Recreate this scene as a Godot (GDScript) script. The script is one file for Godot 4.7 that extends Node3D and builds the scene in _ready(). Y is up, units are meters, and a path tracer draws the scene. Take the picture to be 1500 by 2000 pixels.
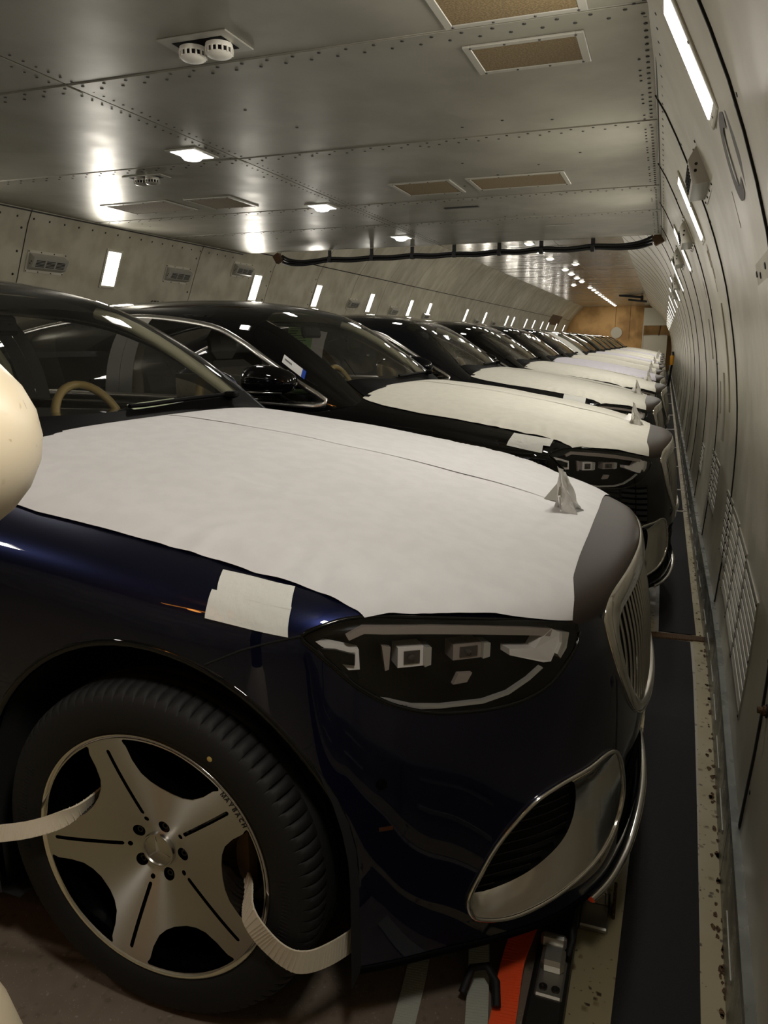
extends Node3D
# Cargo hold of a wide-body freighter aircraft, a row of sedans parked side by side on pallets.
# World: metres, y up, y = 0 is the top of the car pallets, the hold runs along -z, the cars face +x.

var M := {}
var used_names := {}
var rng := RandomNumberGenerator.new()
var warm := Color(1.0, 0.975, 0.93)

class MB:
	var v := PackedVector3Array()
	var n := PackedVector3Array()
	var u := PackedVector2Array()
	var i := PackedInt32Array()

	func vert(p: Vector3, nn: Vector3, uv := Vector2.ZERO) -> int:
		v.append(p); n.append(nn); u.append(uv)
		return v.size() - 1

	func tri(a: int, b: int, c: int) -> void:
		var cr: Vector3 = (v[b] - v[a]).cross(v[c] - v[a])
		if cr.length_squared() < 1e-18:
			return
		if cr.dot(n[a] + n[b] + n[c]) > 0.0:
			i.append(a); i.append(c); i.append(b)
		else:
			i.append(a); i.append(b); i.append(c)

	func quad(a: int, b: int, c: int, d: int) -> void:
		tri(a, b, c); tri(a, c, d)

	func face(pts: Array, inside := Vector3.INF, uvs := []) -> void:
		var nn: Vector3 = (pts[1] - pts[0]).cross(pts[2] - pts[0])
		if nn.length_squared() < 1e-16 and pts.size() > 3:
			nn = (pts[2] - pts[0]).cross(pts[3] - pts[0])
		nn = nn.normalized()
		if inside != Vector3.INF and nn.dot(pts[0] - inside) < 0.0:
			nn = -nn
		var k := []
		for q in pts.size():
			k.append(vert(pts[q], nn, uvs[q] if uvs.size() > q else Vector2.ZERO))
		for q in range(1, pts.size() - 1):
			tri(k[0], k[q], k[q + 1])

	# box with chamfered edges, centre c, full size s
	func box(c: Vector3, s: Vector3, b := Basis(), ch := 0.0) -> void:
		var h := s * 0.5
		if ch <= 0.0:
			for ax in 3:
				for sg in [-1.0, 1.0]:
					var e1 := Vector3.ZERO; var e2 := Vector3.ZERO; var o := Vector3.ZERO
					o[ax] = h[ax] * sg
					e1[(ax + 1) % 3] = h[(ax + 1) % 3]
					e2[(ax + 2) % 3] = h[(ax + 2) % 3]
					face([c + b * (o - e1 - e2), c + b * (o + e1 - e2), c + b * (o + e1 + e2), c + b * (o - e1 + e2)], c)
			return
		var k := minf(ch, minf(h.x, minf(h.y, h.z)) * 0.9)
		for ax in 3:
			var a1 := (ax + 1) % 3
			var a2 := (ax + 2) % 3
			for sg in [-1.0, 1.0]:
				var pts := []
				for m in [[-1, -1], [1, -1], [1, 1], [-1, 1]]:
					var p := Vector3.ZERO
					p[ax] = h[ax] * sg
					p[a1] = (h[a1] - k) * m[0]
					p[a2] = (h[a2] - k) * m[1]
					pts.append(c + b * p)
				face(pts, c)
			for m in [[-1, -1], [1, -1], [1, 1], [-1, 1]]:
				var q := []
				for e in [[0, -1], [0, 1], [1, 1], [1, -1]]:
					var p := Vector3.ZERO
					p[ax] = (h[ax] - k) * e[1]
					p[a1] = (h[a1] - (k if e[0] == 0 else 0.0)) * m[0]
					p[a2] = (h[a2] - (0.0 if e[0] == 0 else k)) * m[1]
					q.append(c + b * p)
				face(q, c)
		for x in [-1, 1]:
			for y in [-1, 1]:
				for z in [-1, 1]:
					face([c + b * Vector3(h.x * x, (h.y - k) * y, (h.z - k) * z), c + b * Vector3((h.x - k) * x, h.y * y, (h.z - k) * z), c + b * Vector3((h.x - k) * x, (h.y - k) * y, h.z * z)], c)

	# smooth grid; P is an array of equally long rows; normals point away from (or to, flip) their side given by du x dv
	func grid(P: Array, wrap_r := false, wrap_c := false, flip := false, uvs := []) -> void:
		var R := P.size()
		var C: int = P[0].size()
		var base := v.size()
		for r in R:
			for c in C:
				var r0 := r - 1; var r1 := r + 1; var c0 := c - 1; var c1 := c + 1
				if wrap_r:
					r0 = (r0 + R) % R; r1 = r1 % R
				else:
					r0 = maxi(r0, 0); r1 = mini(r1, R - 1)
				if wrap_c:
					c0 = (c0 + C) % C; c1 = c1 % C
				else:
					c0 = maxi(c0, 0); c1 = mini(c1, C - 1)
				var d1: Vector3 = P[r1][c] - P[r0][c]
				var d2: Vector3 = P[r][c1] - P[r][c0]
				var nn := d1.cross(d2)
				if nn.length_squared() < 1e-14:
					var rr := clampi(r, 1, R - 2) if R > 2 else r
					var cc := clampi(c, 1, C - 2) if C > 2 else c
					nn = (P[mini(rr + 1, R - 1)][cc] - P[maxi(rr - 1, 0)][cc]).cross(P[rr][mini(cc + 1, C - 1)] - P[rr][maxi(cc - 1, 0)])
				nn = nn.normalized()
				if flip:
					nn = -nn
				vert(P[r][c], nn, uvs[r][c] if uvs.size() else Vector2.ZERO)
		for r in (R if wrap_r else R - 1):
			for c in (C if wrap_c else C - 1):
				quad(base + r * C + c, base + ((r + 1) % R) * C + c, base + ((r + 1) % R) * C + (c + 1) % C, base + r * C + (c + 1) % C)

	# round tube along a path
	func tube(path: Array, rad: float, sides := 8, closed := false, flat := 1.0, upv := Vector3.UP, caps := true) -> void:
		var rows := []
		var N := path.size()
		var prev := upv
		for k in N:
			var t: Vector3
			if closed:
				t = path[(k + 1) % N] - path[(k - 1 + N) % N]
			else:
				t = path[mini(k + 1, N - 1)] - path[maxi(k - 1, 0)]
			t = t.normalized()
			var a := prev - t * prev.dot(t)
			if a.length_squared() < 1e-6:
				a = Vector3.RIGHT - t * t.x
				if a.length_squared() < 1e-6:
					a = Vector3.FORWARD - t * t.z
			a = a.normalized()
			prev = a
			var b := t.cross(a)
			var row := PackedVector3Array()
			for s in sides:
				var an := TAU * s / sides
				row.append(path[k] + (a * cos(an) * flat + b * sin(an)) * rad)
			rows.append(row)
		var b0 := v.size()
		var i0 := i.size() / 3
		grid(rows, closed, true)
		# make the normals point outward
		for k in N:
			for s in sides:
				var ix := b0 + k * sides + s
				if n[ix].dot(v[ix] - path[k]) < 0.0:
					n[ix] = -n[ix]
		rewind(i0)
		if not closed and caps:
			for e in [0, N - 1]:
				var ring := []
				for s in sides:
					ring.append(rows[e][s])
				face(ring, path[1 if e == 0 else N - 2])

	# profile of (radius, height) turned round the axis b.y at o
	func lathe(prof: Array, o: Vector3, b := Basis(), seg := 24, crease := 40.0) -> void:
		var K := prof.size()
		var sn := []
		for k in K - 1:
			var d: Vector2 = prof[k + 1] - prof[k]
			sn.append(Vector2(d.y, -d.x).normalized())
		for k in K - 1:
			var na: Vector2 = sn[k]
			var nb: Vector2 = sn[k]
			if k > 0 and rad_to_deg(acos(clampf(sn[k - 1].dot(sn[k]), -1, 1))) < crease:
				na = (sn[k - 1] + sn[k]).normalized()
			if k < K - 2 and rad_to_deg(acos(clampf(sn[k + 1].dot(sn[k]), -1, 1))) < crease:
				nb = (sn[k + 1] + sn[k]).normalized()
			var b0 := v.size()
			for s in seg + 1:
				var an := TAU * s / seg
				var dir := Vector3(cos(an), 0, sin(an))
				for e in 2:
					var p: Vector2 = prof[k + e]
					var nn: Vector2 = na if e == 0 else nb
					vert(o + b * (dir * p.x + Vector3(0, p.y, 0)), (b * (dir * nn.x + Vector3(0, nn.y, 0))).normalized(), Vector2(float(s) / seg, p.x))
			for s in seg:
				quad(b0 + s * 2, b0 + s * 2 + 1, b0 + s * 2 + 3, b0 + s * 2 + 2)

	# flat ribbon with thickness: path points and, for each, the unit across vector
	func ribbon(path: Array, across: Array, w: float, th: float) -> void:
		var N := path.size()
		var rows := [[], [], [], []]
		for k in N:
			var t: Vector3 = (path[mini(k + 1, N - 1)] - path[maxi(k - 1, 0)]).normalized()
			var a: Vector3 = across[k]
			a = (a - t * a.dot(t)).normalized()
			var nn := t.cross(a).normalized()
			rows[0].append(path[k] - a * w * 0.5 + nn * th * 0.5)
			rows[1].append(path[k] + a * w * 0.5 + nn * th * 0.5)
			rows[2].append(path[k] + a * w * 0.5 - nn * th * 0.5)
			rows[3].append(path[k] - a * w * 0.5 - nn * th * 0.5)
		for q in 4:
			var b0 := v.size()
			grid([rows[q], rows[(q + 1) % 4]])
			for k in N:
				for e in 2:
					var ix := b0 + e * N + k
					if n[ix].dot((rows[q][k] + rows[(q + 1) % 4][k]) * 0.5 - path[k]) < 0.0:
						n[ix] = -n[ix]
			# fix winding after turning normals
			pass
		for e in [0, N - 1]:
			face([rows[0][e], rows[1][e], rows[2][e], rows[3][e]], path[1 if e == 0 else N - 2])
		rewind()

	# polygon (2-D, x and y of basis b) pushed along b.z by depth
	func prism(poly: PackedVector2Array, o: Vector3, b: Basis, depth: float, back := true) -> void:
		var ix := Geometry2D.triangulate_polygon(poly)
		for e in ([0, 1] if back else [1]):
			var z = depth * e
			var k0 := v.size()
			for p in poly:
				vert(o + b * Vector3(p.x, p.y, z), b.z * (1.0 if (e == 1) == (depth > 0) else -1.0), p)
			for t in ix.size() / 3:
				tri(k0 + ix[t * 3], k0 + ix[t * 3 + 1], k0 + ix[t * 3 + 2])
		var sg := 1.0 if Geometry2D.is_polygon_clockwise(poly) else -1.0
		for k in poly.size():
			var p := poly[k]
			var q := poly[(k + 1) % poly.size()]
			var d := q - p
			var nn := b * Vector3(-d.y * sg, d.x * sg, 0).normalized()
			var a0 := vert(o + b * Vector3(p.x, p.y, 0), nn)
			var a1 := vert(o + b * Vector3(q.x, q.y, 0), nn)
			var a2 := vert(o + b * Vector3(q.x, q.y, depth), nn)
			var a3 := vert(o + b * Vector3(p.x, p.y, depth), nn)
			quad(a0, a1, a2, a3)

	func rewind(from := 0) -> void:
		for t in range(from, i.size() / 3):
			var a := i[t * 3]; var b := i[t * 3 + 1]; var c := i[t * 3 + 2]
			if (v[b] - v[a]).cross(v[c] - v[a]).dot(n[a] + n[b] + n[c]) > 0.0:
				i[t * 3 + 1] = c; i[t * 3 + 2] = b

	# keep the part where f(position) <= 0
	func clip(f: Callable) -> MB:
		var o := MB.new()
		var d := PackedFloat32Array()
		d.resize(v.size())
		for k in v.size():
			d[k] = f.call(v[k])
		var remap := PackedInt32Array()
		remap.resize(v.size())
		remap.fill(-1)
		var cut := {}
		for t in i.size() / 3:
			var ids := [i[t * 3], i[t * 3 + 1], i[t * 3 + 2]]
			var neg := int(d[ids[0]] <= 0) + int(d[ids[1]] <= 0) + int(d[ids[2]] <= 0)
			if neg == 0:
				continue
			var poly := []
			for e in 3:
				var a: int = ids[e]
				var b: int = ids[(e + 1) % 3]
				if d[a] <= 0:
					if remap[a] < 0:
						remap[a] = o.vert(v[a], n[a], u[a])
					poly.append(remap[a])
				if (d[a] <= 0) != (d[b] <= 0):
					var key := Vector2i(mini(a, b), maxi(a, b))
					if not cut.has(key):
						var w := d[a] / (d[a] - d[b])
						cut[key] = o.vert(v[a].lerp(v[b], w), n[a].lerp(n[b], w).normalized(), u[a].lerp(u[b], w))
					poly.append(cut[key])
			for q in range(1, poly.size() - 1):
				o.i.append(poly[0]); o.i.append(poly[q]); o.i.append(poly[q + 1])
		return o

	func mirrored_z() -> MB:
		var o := MB.new()
		for k in v.size():
			o.vert(Vector3(v[k].x, v[k].y, -v[k].z), Vector3(n[k].x, n[k].y, -n[k].z), u[k])
		for t in i.size() / 3:
			o.i.append(i[t * 3]); o.i.append(i[t * 3 + 2]); o.i.append(i[t * 3 + 1])
		return o

	func add(o: MB) -> void:
		var k0 := v.size()
		v.append_array(o.v); n.append_array(o.n); u.append_array(o.u)
		for k in o.i:
			i.append(k + k0)

	func moved(t: Transform3D) -> MB:
		var o := MB.new()
		for k in v.size():
			o.vert(t * v[k], (t.basis * n[k]).normalized(), u[k])
		o.i = i.duplicate()
		return o

	func mesh() -> ArrayMesh:
		var a := []
		a.resize(Mesh.ARRAY_MAX)
		a[Mesh.ARRAY_VERTEX] = v; a[Mesh.ARRAY_NORMAL] = n; a[Mesh.ARRAY_TEX_UV] = u; a[Mesh.ARRAY_INDEX] = i
		var m := ArrayMesh.new()
		m.add_surface_from_arrays(Mesh.PRIMITIVE_TRIANGLES, a)
		return m

# ------------------------------------------------------------------ naming and placing
func numbered(called: String) -> String:
	var k: int = used_names.get(called, 0)
	used_names[called] = k + 1
	return called if k == 0 else "%s_%03d" % [called, k]

func tag(o: Node3D, label: String, category := "", group := "", kind := "") -> Node3D:
	if label: o.set_meta("label", label)
	if category: o.set_meta("category", category)
	if group: o.set_meta("group", group)
	if kind: o.set_meta("kind", kind)
	return o

func thing(called: String, label: String, category: String, at := Vector3.ZERO, group := "") -> Node3D:
	var o := Node3D.new()
	o.name = numbered(called)
	add_child(o)
	o.position = at
	return tag(o, label, category, group)

func part(called: String, mesh: Mesh, mat: Material, parent: Node3D, at := Transform3D()) -> MeshInstance3D:
	var o := MeshInstance3D.new()
	o.name = called
	o.mesh = mesh
	o.material_override = mat
	o.transform = at
	parent.add_child(o, true)
	return o

func solo(called: String, mesh: Mesh, mat: Material, label: String, category: String, group := "", at := Transform3D()) -> MeshInstance3D:
	var o := MeshInstance3D.new()
	o.name = numbered(called)
	o.mesh = mesh
	o.material_override = mat
	o.transform = at
	add_child(o)
	tag(o, label, category, group)
	return o

func struct(called: String, mesh: Mesh, mat: Material, parent: Node3D = self) -> MeshInstance3D:
	var o := MeshInstance3D.new()
	o.name = called
	o.mesh = mesh
	o.material_override = mat
	parent.add_child(o, true)
	if parent == self:
		o.set_meta("kind", "structure")
	return o

# ------------------------------------------------------------------ materials
func mat(key: String, col: Color, rough := 0.6, metal := 0.0, spec := 0.5) -> StandardMaterial3D:
	var m := StandardMaterial3D.new()
	m.resource_name = key
	m.albedo_color = col
	m.roughness = rough
	m.metallic = metal
	m.metallic_specular = spec
	M[key] = m
	return m

func noise_tex(sd: int, freq: float, a: Color, b: Color, oct := 4, size := 512, p0 := 0.3, p1 := 0.7, type := FastNoiseLite.TYPE_SIMPLEX_SMOOTH) -> NoiseTexture2D:
	var nz := FastNoiseLite.new()
	nz.seed = sd
	nz.noise_type = type
	nz.frequency = freq
	nz.fractal_octaves = oct
	var t := NoiseTexture2D.new()
	t.width = size; t.height = size
	t.seamless = true
	t.noise = nz
	var g := Gradient.new()
	g.offsets = PackedFloat32Array([p0, p1])
	g.colors = PackedColorArray([a, b])
	t.color_ramp = g
	return t

func bump_tex(sd: int, freq: float, strength: float, size := 512, oct := 4) -> NoiseTexture2D:
	var t := noise_tex(sd, freq, Color.BLACK, Color.WHITE, oct, size, 0.0, 1.0)
	t.color_ramp = null
	t.as_normal_map = true
	t.bump_strength = strength
	return t

func tri_map(m: StandardMaterial3D, sc: float) -> void:
	m.uv1_triplanar = true
	m.uv1_world_triplanar = false
	m.uv1_scale = Vector3(sc, sc, sc)

# picture of scattered dark or light marks on a plain ground: spots and scratches
func marks(sd: int, size: int, ground: Color, list: Array) -> ImageTexture:
	var r := RandomNumberGenerator.new()
	r.seed = sd
	var im := Image.create(size, size, false, Image.FORMAT_RGB8)
	im.fill(ground)
	for e in list:   # [count, colour, min length, max length, min width, max width, alpha]
		for k in e[0]:
			var p := Vector2(r.randf() * size, r.randf() * size)
			var an := r.randf() * TAU
			var L := r.randf_range(e[2], e[3])
			var w := r.randf_range(e[4], e[5])
			var c: Color = e[1]
			var steps := int(L) + 1
			for s in steps:
				var q := p + Vector2(cos(an), sin(an)) * s
				an += r.randf_range(-0.06, 0.06)
				var ww := int(ceil(w * (1.0 - absf(2.0 * s / steps - 1.0) * 0.6)))
				for dx in ww:
					for dy in ww:
						var X := int(fposmod(q.x + dx, size))
						var Y := int(fposmod(q.y + dy, size))
						im.set_pixel(X, Y, im.get_pixel(X, Y).lerp(c, e[6] * r.randf_range(0.5, 1.0)))
	return ImageTexture.create_from_image(im)

func make_materials() -> void:
	var m: StandardMaterial3D
	m = mat("ceiling_panel", Color(0.61, 0.60, 0.55), 0.42, 0.55)
	m.albedo_texture = noise_tex(11, 0.006, Color(0.94, 0.94, 0.935), Color(1, 1, 1), 5)
	m.roughness_texture = noise_tex(12, 0.01, Color(0.88, 0.72, 0.72), Color(1, 1, 1), 5)
	m.normal_enabled = true
	m.normal_texture = bump_tex(13, 0.02, 1.2)
	m.normal_scale = 0.04
	tri_map(m, 0.6)
	m = mat("ceiling_high_panel", Color(0.66, 0.64, 0.58), 0.27, 0.75)
	m.roughness_texture = noise_tex(14, 0.01, Color(0.75, 0.75, 0.75), Color(1, 1, 1), 4)
	tri_map(m, 0.6)
	m = mat("work_lamp_glow", Color(1.0, 0.6, 0.25), 0.5)
	m.emission_enabled = true
	m.emission = Color(1.0, 0.62, 0.25)
	m.emission_energy_multiplier = 5.0
	m = mat("wall_panel", Color(0.72, 0.705, 0.645), 0.40, 0.0)
	m.albedo_texture = noise_tex(21, 0.008, Color(0.92, 0.915, 0.90), Color(1, 1, 1), 5)
	m.roughness_texture = noise_tex(22, 0.008, Color(0.75, 0.75, 0.75), Color(1, 1, 1), 4)
	m.normal_enabled = true
	m.normal_texture = bump_tex(23, 0.012, 2.0)
	m.normal_scale = 0.05
	tri_map(m, 0.5)
	m = mat("wall_left_panel", Color(0.70, 0.68, 0.61), 0.55, 0.05)
	m.albedo_texture = noise_tex(24, 0.008, Color(0.86, 0.85, 0.83), Color(1, 1, 1), 5)
	tri_map(m, 0.5)
	mat("seam", Color(0.10, 0.10, 0.085), 0.9)
	mat("screw", Color(0.16, 0.155, 0.14), 0.5, 0.5)
	m = mat("filter", Color(0.47, 0.40, 0.27), 0.9)
	m.albedo_texture = noise_tex(31, 0.05, Color(0.80, 0.79, 0.76), Color(1, 1, 1), 4)
	tri_map(m, 4.0)
	mat("frame", Color(0.66, 0.65, 0.61), 0.4, 0.4)
	mat("white_plastic", Color(0.85, 0.84, 0.80), 0.5)
	mat("dark_slot", Color(0.03, 0.03, 0.03), 0.9)
	m = mat("light_glow", Color(1, 1, 1), 0.4)
	m.emission_enabled = true
	m.emission = Color(1.0, 0.98, 0.94)
	m.emission_energy_multiplier = 4.0
	m = mat("scuff_plate", Color(0.50, 0.515, 0.50), 0.36, 0.25)
	m.albedo_texture = noise_tex(41, 0.01, Color(0.88, 0.88, 0.88), Color(1, 1, 1), 5)
	m.roughness_texture = noise_tex(42, 0.012, Color(0.7, 0.7, 0.7), Color(1, 1, 1), 4)
	tri_map(m, 1.0)
	mat("scuff_slot", Color(0.72, 0.72, 0.69), 0.5, 0.2)
	m = mat("deck", Color(0.74, 0.69, 0.545), 0.55, 0.0)
	m.albedo_texture = marks(5, 1024, Color(0.86, 0.86, 0.86), [[300, Color(0.55, 0.50, 0.44), 4, 14, 6, 16, 0.18], [160, Color(0.25, 0.22, 0.19), 2, 9, 4, 9, 0.35], [700, Color(0.4, 0.38, 0.33), 1, 5, 1, 4, 0.5]])
	m.roughness_texture = noise_tex(52, 0.01, Color(0.7, 0.7, 0.7), Color(1, 1, 1), 4)
	tri_map(m, 0.9)
	m = mat("deck_grey", Color(0.72, 0.69, 0.64), 0.5, 0.0)
	m.albedo_texture = marks(6, 1024, Color(0.9, 0.9, 0.9), [[260, Color(0.6, 0.56, 0.52), 6, 20, 6, 18, 0.16], [200, Color(0.3, 0.27, 0.24), 2, 9, 4, 9, 0.35], [400, Color(0.45, 0.42, 0.38), 1, 4, 1, 4, 0.5]])
	tri_map(m, 1.1)
	m = mat("grip", Color(0.13, 0.127, 0.137), 0.92)
	m.albedo_texture = marks(8, 512, Color(0.9, 0.9, 0.9), [[420, Color(1.0, 1.0, 1.0), 1, 2, 1, 2, 0.8], [300, Color(0.6, 0.6, 0.6), 2, 8, 1, 3, 0.5]])
	m.normal_enabled = true
	m.normal_texture = bump_tex(61, 0.2, 3.0)
	m.normal_scale = 0.35
	tri_map(m, 2.0)
	m = mat("rust", Color(0.42, 0.31, 0.19), 0.85)
	m.albedo_texture = noise_tex(71, 0.05, Color(0.45, 0.40, 0.35), Color(1, 1, 1), 5)
	tri_map(m, 6.0)
	m = mat("pallet", Color(0.66, 0.61, 0.56), 0.5, 0.2)
	m.albedo_texture = marks(9, 1024, Color(0.76, 0.74, 0.71), [[260, Color(0.45, 0.43, 0.40), 6, 20, 10, 26, 0.02], [1300, Color(1.0, 1.0, 1.0), 1, 4, 1, 3, 0.8], [220, Color(0.9, 0.92, 0.95), 3, 12, 3, 9, 0.4], [300, Color(0.75, 0.73, 0.7), 10, 50, 1, 2, 0.25]])
	m.roughness_texture = noise_tex(82, 0.02, Color(0.6, 0.6, 0.6), Color(1, 1, 1), 5)
	tri_map(m, 1.6)
	mat("rail", Color(0.17, 0.165, 0.155), 0.5, 0.4)
	mat("fitting", Color(0.72, 0.71, 0.68), 0.36, 0.85)
	m = mat("strap_white", Color(0.80, 0.76, 0.68), 0.85)
	m = mat("strap_grey", Color(0.64, 0.65, 0.61), 0.85)
	m = mat("strap_orange", Color(0.93, 0.32, 0.11), 0.75)
	for k in ["strap_white", "strap_grey", "strap_orange"]:
		var s: StandardMaterial3D = M[k]
		s.rim_enabled = true
		s.rim = 0.3
	m = mat("tan_board", Color(0.78, 0.62, 0.40), 0.7)
	m.albedo_texture = noise_tex(91, 0.004, Color(0.8, 0.78, 0.74), Color(1, 1, 1), 5)
	tri_map(m, 0.3)
	m = mat("cream_enamel", Color(0.83, 0.775, 0.67), 0.38)
	m.albedo_texture = marks(14, 512, Color(1, 1, 1), [[10, Color(0.35, 0.28, 0.2), 6, 22, 1, 3, 0.6], [40, Color(0.75, 0.68, 0.58), 2, 10, 2, 5, 0.4]])
	tri_map(m, 3.0)
	mat("black_rubber", Color(0.035, 0.035, 0.036), 0.7)
	mat("black_cable", Color(0.02, 0.022, 0.022), 0.6)
	m = mat("stencil", Color(0.30, 0.29, 0.275), 0.6)
	mat("ink", Color(0.05, 0.045, 0.04), 0.7)
	m = mat("stain", Color(0.50, 0.40, 0.28), 0.7)
	# car
	for e in [["paint_navy", Color(0.045, 0.075, 0.21)], ["paint_black", Color(0.03, 0.03, 0.034)], ["paint_midnight", Color(0.032, 0.036, 0.055)], ["paint_white", Color(0.82, 0.82, 0.80)]]:
		m = mat(e[0], e[1], 0.36 if e[0] == "paint_navy" else 0.6, 0.9 if e[0] == "paint_navy" else 0.0, 0.5 if e[0] == "paint_navy" else 0.0)
		m.clearcoat_enabled = true
		m.clearcoat = 1.0
		m.clearcoat_roughness = 0.02
	m = mat("gloss_black", Color(0.012, 0.012, 0.013), 0.12)
	mat("trim_black", Color(0.02, 0.02, 0.021), 0.6, 0.0, 0.15)
	mat("liner_black", Color(0.012, 0.012, 0.012), 0.95)
	mat("chrome", Color(0.90, 0.89, 0.87), 0.09, 1.0)
	mat("satin_chrome", Color(0.74, 0.73, 0.71), 0.26, 1.0)
	mat("pillar_film", Color(0.50, 0.49, 0.465), 0.45, 0.2)
	m = mat("machined", Color(0.82, 0.81, 0.79), 0.42, 1.0)
	m.anisotropy_enabled = true
	m.anisotropy = -0.9
	m = mat("tyre", Color(0.045, 0.044, 0.042), 0.72)
	m.albedo_texture = marks(15, 512, Color(0.85, 0.85, 0.85), [[120, Color(1.0, 1.0, 1.0), 1, 3, 1, 2, 0.6], [80, Color(0.6, 0.6, 0.6), 4, 20, 2, 6, 0.4]])
	tri_map(m, 4.0)
	mat("brake", Color(0.30, 0.28, 0.26), 0.4, 0.9)
	mat("copper_brake", Color(0.42, 0.33, 0.24), 0.45, 0.8)
	m = mat("glass", Color(0.05, 0.055, 0.045, 0.14), 0.02)
	m.transparency = BaseMaterial3D.TRANSPARENCY_ALPHA
	m = mat("side_glass", Color(0.01, 0.012, 0.012, 0.55), 0.02)
	m.transparency = BaseMaterial3D.TRANSPARENCY_ALPHA
	m = mat("lens_glass", Color(0.02, 0.02, 0.02, 0.02), 0.01)
	m.transparency = BaseMaterial3D.TRANSPARENCY_ALPHA
	mat("lamp_silver", Color(0.76, 0.75, 0.73), 0.3, 0.6)
	mat("lamp_white", Color(0.82, 0.80, 0.78), 0.35, 0.1)
	mat("lamp_bar", Color(0.56, 0.52, 0.49), 0.3, 0.2)
	mat("lamp_dark", Color(0.03, 0.027, 0.026), 0.3, 0.0, 0.3)
	m = mat("projector", Color(0.30, 0.28, 0.27), 0.04, 0.6)
	m.clearcoat_enabled = true
	m.clearcoat = 1.0
	m.clearcoat_roughness = 0.0
	mat("amber", Color(0.25, 0.13, 0.06), 0.3)
	mat("interior_beige", Color(0.60, 0.59, 0.49), 0.75)
	mat("interior_dark", Color(0.09, 0.09, 0.088), 0.8, 0.0, 0.2)
	mat("nose_film", Color(0.22, 0.19, 0.17), 0.5, 0.0, 0.2)
	mat("interior_seat", Color(0.42, 0.41, 0.36), 0.7)
	mat("interior_rim", Color(0.56, 0.49, 0.31), 0.3)
	for e in [["film", Color(0.83, 0.825, 0.83)], ["film_warm", Color(0.84, 0.83, 0.785)], ["film_cool", Color(0.80, 0.79, 0.83)]]:
		m = mat(e[0], e[1], 0.78)
		m.albedo_texture = noise_tex(101, 0.02, Color(0.975, 0.975, 0.975), Color(1, 1, 1), 6)
		m.normal_enabled = true
		m.normal_texture = bump_tex(102, 0.012, 3.0, 512, 6)
		m.normal_scale = 0.03
		tri_map(m, 1.4)
	m = mat("tape", Color(0.84, 0.84, 0.82), 0.16)
	m.normal_enabled = true
	m.normal_texture = bump_tex(103, 0.012, 6.0, 512, 4)
	m.normal_scale = 0.5
	tri_map(m, 6.0)
	m = mat("wrap", Color(0.86, 0.85, 0.83), 0.2)
	m.backlight_enabled = true
	m.backlight = Color(0.5, 0.5, 0.5)
	mat("wrap_grey", Color(0.50, 0.49, 0.46), 0.3)
	mat("paper", Color(0.80, 0.84, 0.70), 0.8)
	m = mat("paper_green", Color(0.60, 0.72, 0.50), 0.8)
	m.backlight_enabled = true
	m.backlight = Color(0.5, 0.6, 0.4)
	mat("label_white", Color(0.85, 0.85, 0.85), 0.5)
	mat("label_blue", Color(0.10, 0.25, 0.65), 0.5)
	mat("red_paint", Color(0.55, 0.08, 0.05), 0.4)
	mat("yellow_paint", Color(0.80, 0.55, 0.06), 0.5)
	mat("cabinet", Color(0.74, 0.72, 0.66), 0.6)
	mat("yellow_dot", Color(0.72, 0.62, 0.36), 0.7)
# ------------------------------------------------------------------ the hold
const WY := [-0.06, 0.16, 0.45, 0.7, 0.9, 1.02, 1.255, 1.437, 1.615, 1.882, 2.074, 2.366, 2.7, 3.1]
const WX := [0.295, 0.305, 0.325, 0.332, 0.331, 0.325, 0.298, 0.265, 0.223, 0.132, 0.045, -0.109, -0.38, -0.82]
const LY := [-0.06, 0.5, 0.9, 1.3, 1.75, 2.1, 2.366, 2.75, 3.1]
const LX := [-5.55, -5.55, -5.46, -5.21, -4.945, -4.80, -4.68, -4.38, -4.05]
const CEIL := 2.366
const HIGH := 3.1
const DECK := -0.06
const STEP_Z := -8.12
const END_Z := -41.3
const FRONT_Z := 1.9
const ORD := ["nearest", "second", "third", "fourth", "fifth", "sixth", "seventh", "eighth", "ninth", "tenth", "eleventh", "twelfth", "thirteenth", "fourteenth", "fifteenth", "sixteenth", "seventeenth", "eighteenth", "nineteenth", "twentieth", "twenty-first", "twenty-second", "twenty-third", "twenty-fourth", "twenty-fifth", "twenty-sixth", "twenty-seventh", "twenty-eighth", "twenty-ninth", "thirtieth"]

func curve(xs: Array, ys: Array, x: float) -> float:
	var N := xs.size()
	if x <= xs[0]: return ys[0]
	if x >= xs[N - 1]: return ys[N - 1]
	var k := 0
	while k < N - 2 and x > xs[k + 1]: k += 1
	var h: float = xs[k + 1] - xs[k]
	var t: float = (x - xs[k]) / h
	var m: float = (ys[k + 1] - ys[k]) / h
	var m0: float = m
	var m1: float = m
	if k > 0:
		m0 = 0.5 * (m + (ys[k] - ys[k - 1]) / (xs[k] - xs[k - 1]))
	if k < N - 2:
		m1 = 0.5 * (m + (ys[k + 2] - ys[k + 1]) / (xs[k + 2] - xs[k + 1]))
	var t2 := t * t
	var t3 := t2 * t
	return (2 * t3 - 3 * t2 + 1) * ys[k] + (t3 - 2 * t2 + t) * m0 * h + (-2 * t3 + 3 * t2) * ys[k + 1] + (t3 - t2) * m1 * h

func taper(z: float) -> float:
	return -0.055 * pow(maxf(0.0, (z + 3.4) / 1.9), 1.25)

func right_x(y: float, z: float) -> float:
	return curve(WY, WX, y) + taper(z)

func left_x(y: float, _z: float) -> float:
	return curve(LY, LX, y)

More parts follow.
